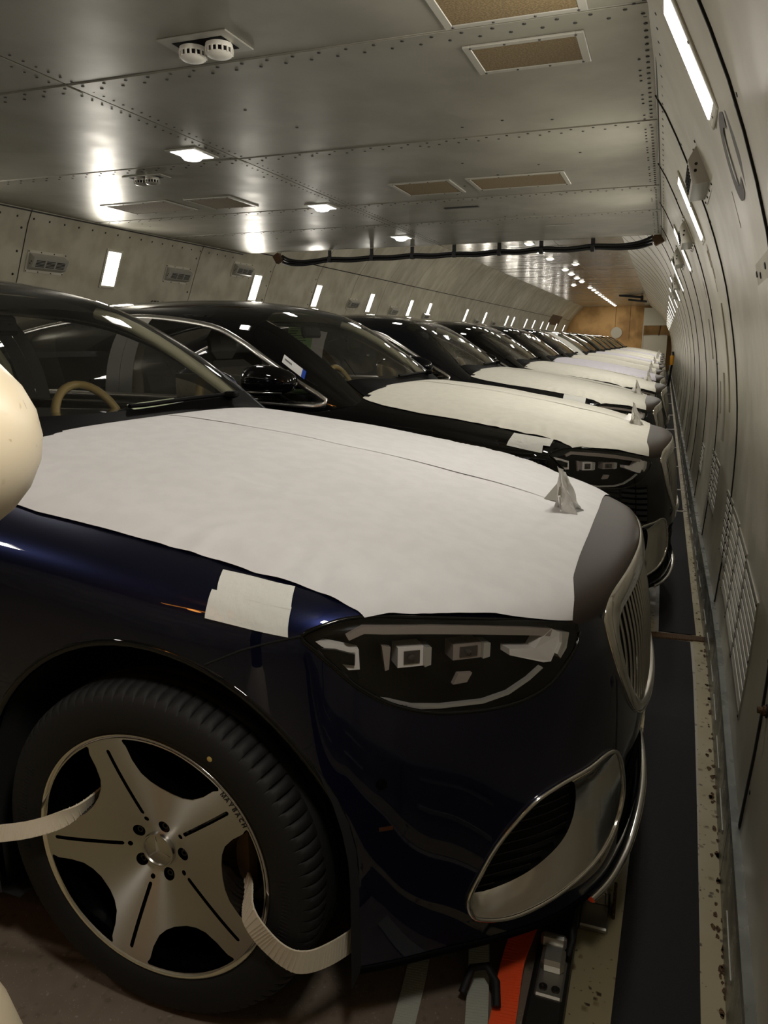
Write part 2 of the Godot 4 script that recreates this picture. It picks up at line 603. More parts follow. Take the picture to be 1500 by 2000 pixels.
# point on a wall and its inward normal; side +1 right, -1 left
func wall_at(side: int, y: float, z: float) -> Array:
	var f := right_x if side > 0 else left_x
	var x: float = f.call(y, z)
	var dy: float = f.call(y + 0.01, z) - f.call(y - 0.01, z)
	var n := Vector3(-0.02, dy, 0).normalized() if side > 0 else Vector3(0.02, -dy, 0).normalized()
	return [Vector3(x, y, z), n]

# a curved sheet standing on the wall between two heights and two depths, proud by d, with rim faces
func wall_sheet(mb: MB, side: int, y0: float, y1: float, z0: float, z1: float, d: float, th: float, rows := 10, cols := 2) -> void:
	var P := []
	var Q := []
	for r in rows + 1:
		var y := lerpf(y0, y1, float(r) / rows)
		var a := PackedVector3Array()
		var b := PackedVector3Array()
		for c in cols + 1:
			var w := wall_at(side, y, lerpf(z0, z1, float(c) / cols))
			a.append(w[0] + w[1] * d)
			b.append(w[0] + w[1] * (d - th))
		P.append(a)
		Q.append(b)
	var b0 := mb.v.size()
	mb.grid(P)
	var nn: Vector3 = wall_at(side, y0, z0)[1]
	if mb.n[b0].dot(nn) < 0.0:
		for k in range(b0, mb.v.size()): mb.n[k] = -mb.n[k]
		mb.rewind()
	var mid: Vector3 = P[rows / 2][cols / 2]
	for r in rows:
		for c in [0, cols]:
			mb.face([P[r][c], P[r + 1][c], Q[r + 1][c], Q[r][c]], mid)
	for c in cols:
		for r in [0, rows]:
			mb.face([P[r][c], P[r][c + 1], Q[r][c + 1], Q[r][c]], mid)

func dot_on(mb: MB, p: Vector3, n: Vector3, r: float, h: float, seg := 6) -> void:
	var b := Basis()
	b.y = n
	b.x = n.cross(Vector3(0.3, 0.2, 0.9)).normalized()
	b.z = b.x.cross(b.y)
	mb.lathe([Vector2(r, 0), Vector2(r * 0.85, h), Vector2(0.0001, h * 1.15)], p, b, seg)

func build_hold() -> void:
	# ---- deck
	var fl := MB.new()
	fl.box(Vector3(-2.6, DECK - 0.06, (FRONT_Z + END_Z) / 2), Vector3(6.6, 0.1, FRONT_Z - END_Z + 0.4))
	var floor_ := struct("floor", fl.mesh(), M.seam)
	# plates of the side aisle, with narrow joints
	var joints := [FRONT_Z, 0.2, -1.2, -3.755, -6.79, -7.81, -9.3, -11.0, -13.4, -16, -19, -22.5, -26, -30, -35, END_Z]
	for k in joints.size() - 1:
		var z0: float = joints[k] - 0.006
		var z1: float = joints[k + 1] + 0.006
		var cx := taper((z0 + z1) / 2)
		var mb := MB.new()
		mb.box(Vector3(-2.75, DECK - 0.005, (z0 + z1) / 2), Vector3(5.66, 0.012, z0 - z1), Basis(), 0.002)
		part("deck_plate", mb.mesh(), M.deck, floor_)
		var e := MB.new()
		var rows := []
		for s in 9:
			var z := lerpf(z0, z1, s / 8.0)
			rows.append(PackedVector3Array([Vector3(0.055, DECK + 0.0015, z), Vector3(0.245 + taper(z), DECK + 0.0015, z)]))
		e.grid(rows)
		for q in e.n.size(): e.n[q] = Vector3.UP
		e.rewind()
		part("deck_edge_plate", e.mesh(), M.deck_grey, floor_)
		var e2 := MB.new()
		rows = []
		for s in 9:
			var z := lerpf(z0, z1, s / 8.0)
			rows.append(PackedVector3Array([Vector3(0.232 + taper(z), DECK + 0.004, z), Vector3(0.30 + taper(z), DECK + 0.004, z)]))
		e2.grid(rows)
		for q in e2.n.size(): e2.n[q] = Vector3.UP
		e2.rewind()
		part("deck_side_plate", e2.mesh(), M.deck, floor_)
	# black grip strips, each with its own end gaps
	var strips := [[1.6, -1.18, 0.0, 0.15], [-1.2, -3.72, 0.0, 0.175], [-3.82, -6.76, 0.075, 0.25], [-6.83, -7.78, 0.075, 0.25], [-7.85, -9.26, 0.075, 0.25], [-9.34, -10.97, 0.075, 0.25], [-11.05, -13.3, 0.075, 0.25], [-13.45, -15.9, 0.075, 0.25], [-16.1, -18.9, 0.075, 0.25], [-19.1, -22.4, 0.075, 0.25], [-22.6, -25.9, 0.075, 0.25], [-26.1, -29.9, 0.075, 0.25], [-30.1, -40.9, 0.075, 0.25]]
	for s in strips:
		var mb := MB.new()
		var rows := []
		var lo := []
		for k in 13:
			var z := lerpf(s[0], s[1], k / 12.0)
			var t: float = taper(z) * 0.75
			var ax: float = s[2] + (t + 0.04 if s[1] > -3.8 else 0.0)
			var bx: float = s[3] + (t + 0.045 if s[1] > -3.8 else 0.0)
			rows.append(PackedVector3Array([Vector3(ax, DECK + 0.002, z), Vector3(ax + 0.002, DECK + 0.007, z), Vector3(bx - 0.002, DECK + 0.007, z), Vector3(bx, DECK + 0.002, z)]))
		mb.grid(rows)
		for q in mb.n.size():
			mb.n[q] = Vector3.UP
		mb.rewind()
		part("grip_strip", mb.mesh(), M.grip, floor_)
	var bar := MB.new()
	bar.box(Vector3(0.15, DECK + 0.004, -3.765), Vector3(0.27, 0.014, 0.06), Basis(Vector3.UP, 0.05), 0.003)
	part("joint_bar", bar.mesh(), M.rust, floor_)
	for z in [-6.795, -7.815, -9.3, -11.01]:
		var b2 := MB.new()
		b2.box(Vector3(0.165, DECK + 0.002, z), Vector3(0.19, 0.01, 0.035), Basis(), 0.002)
		part("joint_bar", b2.mesh(), M.deck_grey, floor_)

	# ---- right wall: backing, scuff plates, liner panels
	var back := MB.new()
	for k in 11:
		var z0 := lerpf(FRONT_Z + 0.1, END_Z, pow(k / 11.0, 1.6))
		var z1 := lerpf(FRONT_Z + 0.1, END_Z, pow((k + 1) / 11.0, 1.6))
		wall_sheet(back, 1, DECK - 0.05, HIGH, z0, z1, -0.03, 0.05, 16, 4)
	var wr := struct("wall_right", back.mesh(), M.seam)
	var rj := [FRONT_Z, 0.1, -1.87, -3.66, -4.98, -6.3, -7.55, -8.8, -10.1, -11.4, -12.7, -14.0, -15.3, -16.6, -17.9, -19.2, -20.5, -22.0, -23.5, -25.0, -27.0, -29.0, -31.0, -33.5, -36.0, -38.5, END_Z]
	var screws := MB.new()
	for k in rj.size() - 1:
		var z0: float = rj[k] - 0.009
		var z1: float = rj[k + 1] + 0.009
		var top := CEIL + 0.03 if z0 > STEP_Z else HIGH
		var mb := MB.new()
		wall_sheet(mb, 1, 0.17, top, z0, z1, 0.0, 0.006, 22, 4 if k < 5 else 1)
		part("liner_panel", mb.mesh(), M.wall_panel, wr)
		if k > 0:
			var sm := MB.new()
			wall_sheet(sm, 1, 0.18, top, rj[k] + 0.006, rj[k] - 0.006, 0.005 if k < 8 else 0.003, 0.006, 22, 1)
			part("seam_seal", sm.mesh(), M.seam, wr)
		if k < 9:
			var yy := 0.3
			while yy < top - 0.05:
				for zz in [z0 - 0.03, z1 + 0.03]:
					if rng.randf() < 0.7:
						var w := wall_at(1, yy, zz)
						dot_on(screws, w[0], w[1], 0.006, 0.002)
				yy += 0.31
	# screws along the ceiling edge, on the wall side
	for k in 60:
		var w := wall_at(1, CEIL - 0.045, -0.9 - k * 0.118)
		dot_on(screws, w[0], w[1], 0.006, 0.003)
	tag(part("screw_heads", screws.mesh(), M.screw, wr), "", "", "", "stuff")
	# scuff plates along the foot of the wall
	var sj := [FRONT_Z, 0.9, -0.75, -1.98, -4.28, -5.55, -6.9, -8.3, -9.9, -11.5, -13.5, -16, -19, -23, -28, -34, END_Z]
	for k in sj.size() - 1:
		var mb := MB.new()
		wall_sheet(mb, 1, DECK + 0.004, 0.155, sj[k] - 0.004, sj[k + 1] + 0.004, 0.012, 0.015, 3, 6)
		var pl := part("scuff_plate", mb.mesh(), M.scuff_plate, wr)
		if k < 9:
			var zz: float = sj[k] - 0.1
			while zz - 0.2 > sj[k + 1]:
				for yy in [0.012, 0.118]:
					var sl := MB.new()
					wall_sheet(sl, 1, yy, yy + 0.013, zz, zz - 0.22, 0.0145, 0.004, 1, 2)
					part("slot", sl.mesh(), M.scuff_slot, pl)
				zz -= 0.34
		var cap := MB.new()
		wall_sheet(cap, 1, 0.152, 0.176, sj[k], sj[k + 1], 0.02, 0.022, 2, 6)
		part("edge_strip", cap.mesh(), M.scuff_plate, wr)

	# rust and dirt flakes gathered along the foot of the wall
	var dirt := MB.new()
	for k in 260:
		var z := -1.3 - 8.0 * pow(rng.randf(), 1.6)
		var c := Vector3(0.292 + taper(z) - absf(rng.randfn(0, 0.014)), DECK + 0.0046, z)
		var ring := []
		var r := rng.randf_range(0.004, 0.013)
		for q in 7:
			var an := TAU * q / 7.0
			ring.append(c + Vector3(cos(an) * r * rng.randf_range(0.5, 1.0) * 0.8, 0, sin(an) * r * rng.randf_range(0.6, 1.6)))
		dirt.face(ring, c - Vector3.UP)
	tag(part("rust_flakes", dirt.mesh(), M.rust, floor_), "", "", "", "stuff")

	# ---- left wall
	back = MB.new()
	for k in 6:
		wall_sheet(back, -1, DECK - 0.05, HIGH, lerpf(FRONT_Z + 0.1, END_Z, k / 6.0), lerpf(FRONT_Z + 0.1, END_Z, (k + 1) / 6.0), -0.03, 0.05, 14, 1)
	var wl := struct("wall_left", back.mesh(), M.seam)
	var lj := [FRONT_Z, 0.2, -2.4, -4.92, -7.3, -8.95, -10.3, -11.7, -13.1, -14.6, -16.2, -17.8, -19.4, -21.0, -22.6, -24.4, -26.4, -28.4, -30.5, -33.0, -36.0, -38.6, END_Z]
	screws = MB.new()
	for k in lj.size() - 1:
		var z0: float = lj[k] - 0.006
		var z1: float = lj[k + 1] + 0.006
		var far: bool = z0 < STEP_Z + 0.5
		var mb := MB.new()
		wall_sheet(mb, -1, 0.0, 2.40, z0, z1, 0.0, 0.006, 18, 1)
		part("liner_panel", mb.mesh(), M.wall_left_panel, wl)
		if far or z1 < STEP_Z:
			mb = MB.new()
			wall_sheet(mb, -1, 2.412, HIGH, z0, z1, 0.0, 0.006, 10, 1)
			part("upper_liner_panel", mb.mesh(), M.wall_left_panel, wl)
		if k < 6:
			for q in 5:
				var w := wall_at(-1, 1.55 + q * 0.17, z1 + 0.05)
				dot_on(screws, w[0], w[1], 0.011, 0.004)
	for k in 40:
		var w := wall_at(-1, CEIL - 0.06, -1.5 - k * 0.165)
		dot_on(screws, w[0], w[1], 0.011, 0.004)
	tag(part("screw_heads", screws.mesh(), M.screw, wl), "", "", "", "stuff")

	# ---- low ceiling over the front of the hold
	var cb := MB.new()
	cb.box(Vector3(-2.39, CEIL + 0.05, (FRONT_Z + STEP_Z) / 2), Vector3(4.75, 0.06, FRONT_Z - STEP_Z + 0.02))
	var ce := struct("ceiling", cb.mesh(), M.seam)
	var cz := [FRONT_Z, 0.0, -1.35, -2.69, -4.02, -5.62, -6.62, STEP_Z]
	var cx := [[-4.70, -2.33], [-2.322, -0.098]]
	var rv := MB.new()
	for k in cz.size() - 1:
		for c in cx:
			var mb := MB.new()
			var z0: float = cz[k] - 0.004
			var z1: float = cz[k + 1] + 0.004
			mb.box(Vector3((c[0] + c[1]) / 2, CEIL + 0.012, (z0 + z1) / 2), Vector3(c[1] - c[0], 0.024, z0 - z1), Basis(Vector3.FORWARD, rng.randf_range(-0.0008, 0.0008)), 0.002)
			part("ceiling_panel", mb.mesh(), M.ceiling_panel, ce)
			# lap strip beyond each cross joint with two rows of rivets
			if k >= 2:
				var st := MB.new()
				st.box(Vector3((c[0] + c[1]) / 2, CEIL - 0.001, z0 - 0.055), Vector3(c[1] - c[0] - 0.01, 0.003, 0.1), Basis(), 0.001)
				part("lap_strip", st.mesh(), M.ceiling_panel, ce)
				var x: float = c[0] + 0.05
				var tog := 0
				while x < c[1] - 0.03:
					dot_on(rv, Vector3(x, CEIL - 0.0025, z0 - (0.03 if tog % 2 == 0 else 0.08)), Vector3.DOWN, 0.0075, 0.002)
					x += 0.052
					tog += 1
	var zr := -1.5
	while zr > STEP_Z + 0.05:
		dot_on(rv, Vector3(-0.135, CEIL, zr), Vector3.DOWN, 0.0075, 0.002)
		if rng.randf() < 0.5: dot_on(rv, Vector3(-0.165, CEIL, zr - 0.02), Vector3.DOWN, 0.006, 0.002)
		dot_on(rv, Vector3(-2.285, CEIL, zr), Vector3.DOWN, 0.006, 0.002)
		dot_on(rv, Vector3(-2.37, CEIL, zr - 0.03), Vector3.DOWN, 0.006, 0.002)
		zr -= 0.062
	for k in 40:
		dot_on(rv, Vector3(rng.randf_range(-4.5, -0.3), CEIL, rng.randf_range(-8.0, -1.6)), Vector3.DOWN, 0.008, 0.002)
	tag(part("rivet_heads", rv.mesh(), M.screw, ce), "", "", "", "stuff")
	# thin edge trims where ceiling meets walls
	for e in [[-0.1, 0.014], [-4.69, 0.02]]:
		var tr := MB.new()
		tr.box(Vector3(e[0], CEIL - 0.006, (FRONT_Z + STEP_Z) / 2), Vector3(e[1], 0.02, FRONT_Z - STEP_Z), Basis(), 0.003)
		part("edge_trim", tr.mesh(), M.rail, ce)
	# face of the step up to the high ceiling
	var fc := MB.new()
	fc.box(Vector3(-2.4, (CEIL + HIGH) / 2 + 0.06, STEP_Z - 0.02), Vector3(4.9, HIGH - CEIL + 0.12, 0.03), Basis(), 0.003)
	struct("trim_1", fc.mesh(), M.ceiling_panel)

	# ---- high ceiling behind the step
	var hb := MB.new()
	hb.box(Vector3(-2.43, HIGH + 0.05, (STEP_Z + END_Z) / 2), Vector3(3.5, 0.06, STEP_Z - END_Z + 0.2))
	var hc := struct("ceiling_high", hb.mesh(), M.seam)
	hc.set_meta("label", "higher ceiling of the hold behind the step")
	var hz := STEP_Z - 0.04
	while hz > END_Z + 0.3:
		var nz := maxf(hz - 0.86, END_Z)
		for c in [[-4.08, -2.93], [-2.925, -1.99], [-1.985, -0.80]]:
			var mb := MB.new()
			mb.box(Vector3((c[0] + c[1]) / 2, HIGH + 0.012 + rng.randf_range(0, 0.004), (hz + nz) / 2), Vector3(c[1] - c[0], 0.024, hz - nz - 0.03), Basis(Vector3.FORWARD, rng.randf_range(-0.004, 0.004)) * Basis(Vector3.RIGHT, rng.randf_range(-0.012, 0.012)), 0.003)
			part("ceiling_panel", mb.mesh(), M.ceiling_high_panel, hc)
		hz = nz

	# ---- end bulkhead and nose end
	var bh := MB.new()
	bh.box(Vector3(-2.6, 1.5, END_Z - 0.05), Vector3(6.2, 3.4, 0.1))
	var we := struct("wall_back", bh.mesh(), M.tan_board)
	for x in [-2.45, -1.75]:
		var s := MB.new()
		s.box(Vector3(x, 2.3, END_Z + 0.006), Vector3(0.012, 1.6, 0.008))
		part("board_joint", s.mesh(), M.rust, we)
	var disc := MB.new()
	var bz := Basis(Vector3.RIGHT, PI / 2)
	disc.lathe([Vector2(0.0001, 0.02), Vector2(0.27, 0.02), Vector2(0.28, 0.01), Vector2(0.28, -0.02)], Vector3(-2.37, 1.80, END_Z + 0.02), bz, 32)
	solo("round_cover", disc.mesh(), M.cabinet, "pale round cover plate on the tan end bulkhead", "cover plate")
	var cabn := thing("wall_cabinet", "off-white stowage cabinet at the right of the tan bulkhead", "cabinet", Vector3(-0.62, DECK, END_Z + 0.3))
	var ab := MB.new()
	ab.box(Vector3(0.12, 2.62, 0), Vector3(1.16, 0.86, 0.5), Basis(), 0.01)
	part("upper_box", ab.mesh(), M.cabinet, cabn)
	ab = MB.new()
	ab.box(Vector3(-0.45, 1.1, 0), Vector3(0.04, 2.2, 0.5), Basis(), 0.005)
	part("side_panel", ab.mesh(), M.cabinet, cabn)
	ab = MB.new()
	ab.box(Vector3(0.13, 1.72, -0.05), Vector3(1.12, 0.03, 0.4), Basis(), 0.005)
	part("shelf", ab.mesh(), M.cabinet, cabn)
	ab = MB.new()
	ab.box(Vector3(0.14, 0.85, 0.0), Vector3(1.14, 1.7, 0.46), Basis(), 0.01)
	part("lower_box", ab.mesh(), M.cabinet, cabn)
	ab = MB.new()
	ab.tube([Vector3(0.36, 2.2, 0.1), Vector3(0.30, 1.7, 0.12), Vector3(0.22, 1.2, 0.14)], 0.035, 8)
	part("brown_post", ab.mesh(), M.rust, cabn)
	var nose := MB.new()
	nose.box(Vector3(-2.6, 1.2, FRONT_Z + 0.06), Vector3(6.2, 2.7, 0.1))
	struct("wall_front", nose.mesh(), M.wall_left_panel)

func basis_from_y(n: Vector3, hint := Vector3(0, 0, 1)) -> Basis:
	var b := Basis()
	b.y = n.normalized()
	b.z = (hint - b.y * hint.dot(b.y)).normalized()
	b.x = b.y.cross(b.z)
	return b

func area_light(parent: Node3D, xf: Transform3D, size: Vector2, energy: float, col := warm) -> void:
	var l := AreaLight3D.new()
	l.name = "lamp_light"
	l.area_size = size
	l.light_color = col
	l.light_energy = energy
	l.area_range = 60.0
	l.shadow_enabled = true
	l.area_attenuation = 2.0
	l.transform = xf
	parent.add_child(l, true)

func build_lights() -> void:
	# wall lights: framed rectangular diffusers
	var fr := MB.new()
	var gl := MB.new()
	var L := 0.31
	var Wd := 0.17
	for e in [[0, Wd / 2 + 0.012, L + 0.05, 0.024], [0, -Wd / 2 - 0.012, L + 0.05, 0.024]]:
		fr.box(Vector3(0, 0.002, e[1]), Vector3(e[2], 0.010, e[3]), Basis(), 0.003)
	for sx in [-1, 1]:
		fr.box(Vector3(sx * (L / 2 + 0.012), 0.002, 0), Vector3(0.024, 0.010, Wd), Basis(), 0.003)
	gl.box(Vector3(0, 0.003, 0), Vector3(L, 0.012, Wd), Basis(), 0.003)
	var sc := MB.new()
	for s in [[-1, 0], [1, 0], [0, -1], [0, 1]]:
		dot_on(sc, Vector3(s[0] * (L / 2 + 0.014), 0.007, s[1] * (Wd / 2 + 0.014)), Vector3.UP, 0.005, 0.003)
	var fm := fr.mesh()
	var gm := gl.mesh()
	var sm := sc.mesh()
	var lists := {
		1: [-0.45, -2.32, -4.28, -6.1, -8.48, -10.5, -12.5, -14.6, -16.8, -19.0, -21.2, -23.4, -25.7, -28.2, -31.2, -34.5, -38.5],
		-1: [-1.4, -3.7, -5.97, -8.62, -10.42, -12.6, -14.8, -16.1, -19.4, -21.6, -24.8, -25.9, -28.4, -30.2, -32.3, -34.0, -36.6, -39.6]}
	for side in lists:
		var k := 0
		for z in lists[side]:
			var y := 2.005 if side > 0 else 2.02
			if z == -2.32: y = 2.09
			var w := wall_at(side, y, z)
			var n: Vector3 = w[1]
			var b := basis_from_y(n, Vector3(0, 0, 1))
			var where := "right" if side > 0 else "left"
			var hid := 1 if side > 0 else 2
			var lab = "bright rectangular lamp on the curved %s wall, %s from the camera" % [where, ORD[k - hid]] if k >= hid else ["rectangular lamp on the curved %s wall, beside the camera", "rectangular lamp on the curved %s wall, just left of the picture"][k] % where
			var t := thing("wall_light", lab, "light", Vector3.ZERO, "rectangular lamps along the %s wall" % where if k >= hid else "lamps on the %s wall outside the picture" % where)
			t.transform = Transform3D(b, w[0] + n * 0.004)
			part("frame", fm, M.wall_panel, t)
			part("diffuser", gm, M.light_glow, t)
			if absf(z) < 12.0:
				tag(part("screw_heads", sm, M.fitting, t), "", "", "", "stuff")
			area_light(t, Transform3D(Basis(Vector3.RIGHT, PI / 2), Vector3(0, 0.016, 0)), Vector2(L, Wd), wall_energy)
			k += 1
	# ceiling lights: plate with a raised round lens
	var pl := MB.new()
	pl.box(Vector3(0, -0.005, 0), Vector3(0.15, 0.010, 0.20), Basis(), 0.003)
	var ln := MB.new()
	ln.lathe([Vector2(0.06, 0), Vector2(0.058, 0.014), Vector2(0.045, 0.026), Vector2(0.02, 0.031), Vector2(0.0001, 0.032)], Vector3(0, -0.008, 0), Basis(Vector3.RIGHT, PI), 20)
	var rm := MB.new()
	for sx in [-1, 1]:
		rm.box(Vector3(sx * 0.085, -0.004, 0), Vector3(0.02, 0.008, 0.24), Basis(), 0.002)
		rm.box(Vector3(0, -0.004, sx * 0.11), Vector3(0.15, 0.008, 0.02), Basis(), 0.002)
	var plm := pl.mesh()
	var lnm := ln.mesh()
	var rmm := rm.mesh()
	var spots := [[-2.49, -0.3, CEIL], [-2.49, -2.05, CEIL], [-2.50, -3.83, CEIL], [-2.52, -5.58, CEIL], [-2.51, -7.42, CEIL]]
	var zz := -9.1
	while zz > -41.0:
		var x := -2.45
		if absf(zz + 18.55) < 0.3: x = -2.06
		if absf(zz + 25.3) < 0.3: x = -2.83
		spots.append([x, zz, HIGH])
		zz -= 1.35
	var k2 := 0
	for s in spots:
		var low: bool = s[2] == CEIL
		var lab2 := ""
		if low: lab2 = "small glowing lamp in the low riveted ceiling, %s from the camera" % ORD[k2 - 2] if k2 > 1 else ["small lamp in the low ceiling, right above the camera", "small lamp in the low ceiling, just left of the picture"][k2]
		else: lab2 = "small glowing lamp in the far high ceiling, %s of its row" % ORD[k2 - 9] if k2 > 8 else "small lamp in the high ceiling, hidden by the ceiling step, %s behind it" % ORD[k2 - 5]
		var t := thing("ceiling_light", lab2, "light", Vector3(s[0], s[2], s[1]), ("ceiling lamps of the low ceiling" if k2 > 1 else "low ceiling lamps outside the picture") if low else ("ceiling lamp row of the high ceiling" if k2 > 8 else "hidden lamps of the high ceiling"))
		part("rim", rmm, M.frame, t)
		part("plate", plm, M.light_glow, t)
		part("lens", lnm, M.light_glow, t)
		area_light(t, Transform3D(Basis(Vector3.RIGHT, -PI / 2), Vector3(0, -0.045, 0)), Vector2(0.14, 0.18), ceil_energy)
		k2 += 1
# ------------------------------------------------------------------ the car
# car axes: x forward from the front axle, y up, z to the car's right (towards the camera)
# plan outline of the right half: x, z, share of front shape, shoulder height, centre height, roundness
const PLAN := [
	[-4.49, 0, 0, .93, 1.10, 3], [-4.47, .4, 0, .93, 1.10, 3], [-4.38, .7, 0, .93, 1.11, 3], [-4.15, .86, 0, .93, 1.12, 3], [-3.7, .935, 0, .94, 1.13, 3], [-3.3, .952, 0, .95, 1.12, 3],
	[-2.5, .948, 0, .95, 1.10, 3.2], [-1.5, .948, 0, .94, 1.10, 3.2], [-1.0, .95, 0, .93, 1.11, 3.2], [-.65, .953, 0, .90, 1.125, 3.1], [-.3, .958, 0, .86, 1.085, 3.3], [-.1, .96, 0, .82, 1.058, 3.5], [0, .96, 0, .80, 1.04, 3.6],
	[.1, .958, 0, .79, 1.024, 3.6], [.2, .952, 0, .785, 1.006, 3.6], [.28, .943, 0, .79, .99, 3.7], [.344, .928, 0, .80, .976, 3.6], [.40, .898, .02, .815, .965, 3.4], [.46, .858, .05, .83, .953, 3.2], [.55, .787, .1, .828, .931, 3.0],
	[.65, .697, .3, .815, .906, 3.0], [.72, .617, .5, .80, .891, 3.0], [.765, .53, .75, .80, .882, 3.1], [.79, .46, .9, .80, .878, 3.2], [.815, .35, 1, .815, .874, 3.2], [.835, .22, 1, .83, .87, 3.2], [.845, .1, 1, .835, .868, 3.2], [.848, 0, 1, .838, .866, 3.2]]
const SIDE_Y := [.15, .22, .30, .45, .62, .78, .88, .95]
const SIDE_O := [-.006, -.004, -.002, 0, .003, 0, -.004, -.012]
const NOSE_Y := [.15, .2, .3, .4, .5, .62, .7, .76, .82, .86]
const NOSE_O := [.05, .058, .064, .066, .066, .06, .05, .036, .018, .004]
const WHEEL_Y := 0.3595
const REAR_AXLE := -3.3
var PT := []   # table of the plan, 40 steps per control point
const PSTEP := 40

func plan_raw(s: float) -> Array:
	var N := PLAN.size()
	var k := clampi(int(floor(s)), 0, N - 2)
	var t := s - k
	var g := []
	for q in [k - 1, k, k + 1, k + 2]:
		if q < 0:
			var a: Array = PLAN[1].duplicate(); a[1] = -a[1]; g.append(a)
		elif q >= N:
			var a: Array = PLAN[N - 2].duplicate(); a[1] = -a[1]; g.append(a)
		else:
			g.append(PLAN[q])
	var ds := []
	for q in 3:
		ds.append(maxf(Vector2(g[q + 1][0] - g[q][0], g[q + 1][1] - g[q][1]).length(), 1e-4))
	var out := []
	var t2 := t * t
	var t3 := t2 * t
	for c in 6:
		var m0: float = ((g[1][c] - g[0][c]) / ds[0] * ds[1] + (g[2][c] - g[1][c]) / ds[1] * ds[0]) / (ds[0] + ds[1]) * ds[1]
		var m1: float = ((g[2][c] - g[1][c]) / ds[1] * ds[2] + (g[3][c] - g[2][c]) / ds[2] * ds[1]) / (ds[1] + ds[2]) * ds[1]
		out.append((2 * t3 - 3 * t2 + 1) * g[1][c] + (t3 - 2 * t2 + t) * m0 + (-2 * t3 + 3 * t2) * g[2][c] + (t3 - t2) * m1)
	return out

func make_plan_table() -> void:
	var N := (PLAN.size() - 1) * PSTEP
	for k in N + 1:
		var a := plan_raw(float(k) / PSTEP)
		PT.append(a)
	for k in N + 1:
		var a: Array = PT[maxi(k - 1, 0)]
		var b: Array = PT[mini(k + 1, N)]
		var t := Vector2(b[0] - a[0], b[1] - a[1]).normalized()
		if k == 0: t = Vector2(0, 1)
		if k == N: t = Vector2(0, -1)
		PT[k].append(-t.y)
		PT[k].append(t.x)

func plan_at(s: float) -> Array:
	var f := clampf(s * PSTEP, 0, PT.size() - 1.001)
	var k := int(f)
	var w := f - k
	var a: Array = PT[k]
	var b: Array = PT[k + 1]
	var o := []
	for c in 8:
		o.append(lerpf(a[c], b[c], w))
	return o

func lin(xs: Array, ys: Array, x: float) -> float:
	if x <= xs[0]: return ys[0]
	for k in xs.size() - 1:
		if x <= xs[k + 1]:
			return lerpf(ys[k], ys[k + 1], (x - xs[k]) / (xs[k + 1] - xs[k]))
	return ys[-1]

func skin_off(y: float, w: float) -> float:
	return (1.0 - w) * curve(SIDE_Y, SIDE_O, y) + w * curve(NOSE_Y, NOSE_O, y)

func skirt(s: float, y: float, d := 0.0) -> Vector3:
	var c := plan_at(s)
	var o: float = skin_off(y, c[2]) + d
	return Vector3(c[0] + c[6] * o, y, c[1] + c[7] * o)

# point of the skirt by x (sides and corners), d outward
func skx(x: float, y: float, d := 0.0) -> Vector3:
	var lo := 0.0
	var hi := PLAN.size() - 1.0
	for k in 16:
		var mid := (lo + hi) / 2
		if skirt(mid, y).x < x: lo = mid
		else: hi = mid
	return skirt((lo + hi) / 2, y, d)

# point of the front by z (z >= 0), d outward; above the shoulder the point slides back over the nose
func skz(z: float, y: float, d := 0.0) -> Vector3:
	var lo := 17.0
	var hi := PLAN.size() - 1.0
	var az := absf(z)
	for k in 16:
		var mid := (lo + hi) / 2
		if skirt(mid, y).z > az: lo = mid
		else: hi = mid
	var p := skirt((lo + hi) / 2, y, d)
	return Vector3(p.x, p.y, p.z * (-1.0 if z < 0 else 1.0))

func top_y(x: float, z: float) -> float:
	# height of hood and fender tops at x, z
	var lo := 3.0
	var hi := PLAN.size() - 1.0
	for k in 16:
		var mid := (lo + hi) / 2
		if plan_at(mid)[0] < x: lo = mid
		else: hi = mid
	var c := plan_at(lo)
	var W: float = maxf(c[1] + c[7] * skin_off(c[3], c[2]), 0.01)
	var t := clampf(absf(z) / W, 0, 1)
	return c[3] + (c[4] - c[3]) * pow(1.0 - pow(t, c[5]), 1.0 / c[5]) + hood_crease(x, z)

func hood_crease(x: float, z: float) -> float:
	var k := clampf((x + 0.66) / 0.3, 0, 1) * clampf((0.86 - x) / 0.3, 0, 1)
	return k * 0.012 * (maxf(0.0, 1.0 - absf(z) / 0.45) + 0.5 * exp(-pow((absf(z) - 0.56) / 0.05, 2)))

func poly_sd(p: Vector2, poly: PackedVector2Array) -> float:
	var d := 1e9
	var inside := false
	var N := poly.size()
	var j := N - 1
	for k in N:
		var a := poly[k]
		var b := poly[j]
		var e := b - a
		var w := p - a
		var q := w - e * clampf(w.dot(e) / maxf(e.length_squared(), 1e-12), 0, 1)
		d = minf(d, q.length_squared())
		if (a.y > p.y) != (b.y > p.y) and p.x < (b.x - a.x) * (p.y - a.y) / (b.y - a.y) + a.x:
			inside = not inside
		j = k
	return -sqrt(d) if inside else sqrt(d)

func smooth_poly(pts: Array, sub := 4, closed := true) -> PackedVector2Array:
	var o := PackedVector2Array()
	var N := pts.size()
	for k in (N if closed else N - 1):
		var a: Vector2; var d: Vector2
		if closed:
			a = pts[(k - 1 + N) % N]; d = pts[(k + 2) % N]
		else:
			a = pts[maxi(k - 1, 0)]; d = pts[mini(k + 2, N - 1)]
		var b: Vector2 = pts[k]
		var c: Vector2 = pts[(k + 1) % N]
		for s in sub:
			o.append(b.cubic_interpolate(c, a, d, float(s) / sub))
	if not closed: o.append(pts[N - 1])
	return o

# headlight outline in (x, y)
var HL := PackedVector2Array()
var INTAKE := PackedVector2Array()
var INTAKE_IN := PackedVector2Array()
var GR_OUT := PackedVector2Array()   # grille outline in (z, y)
var GR_IN := PackedVector2Array()
var DLO := PackedVector2Array()      # side glass outline in (x, y)

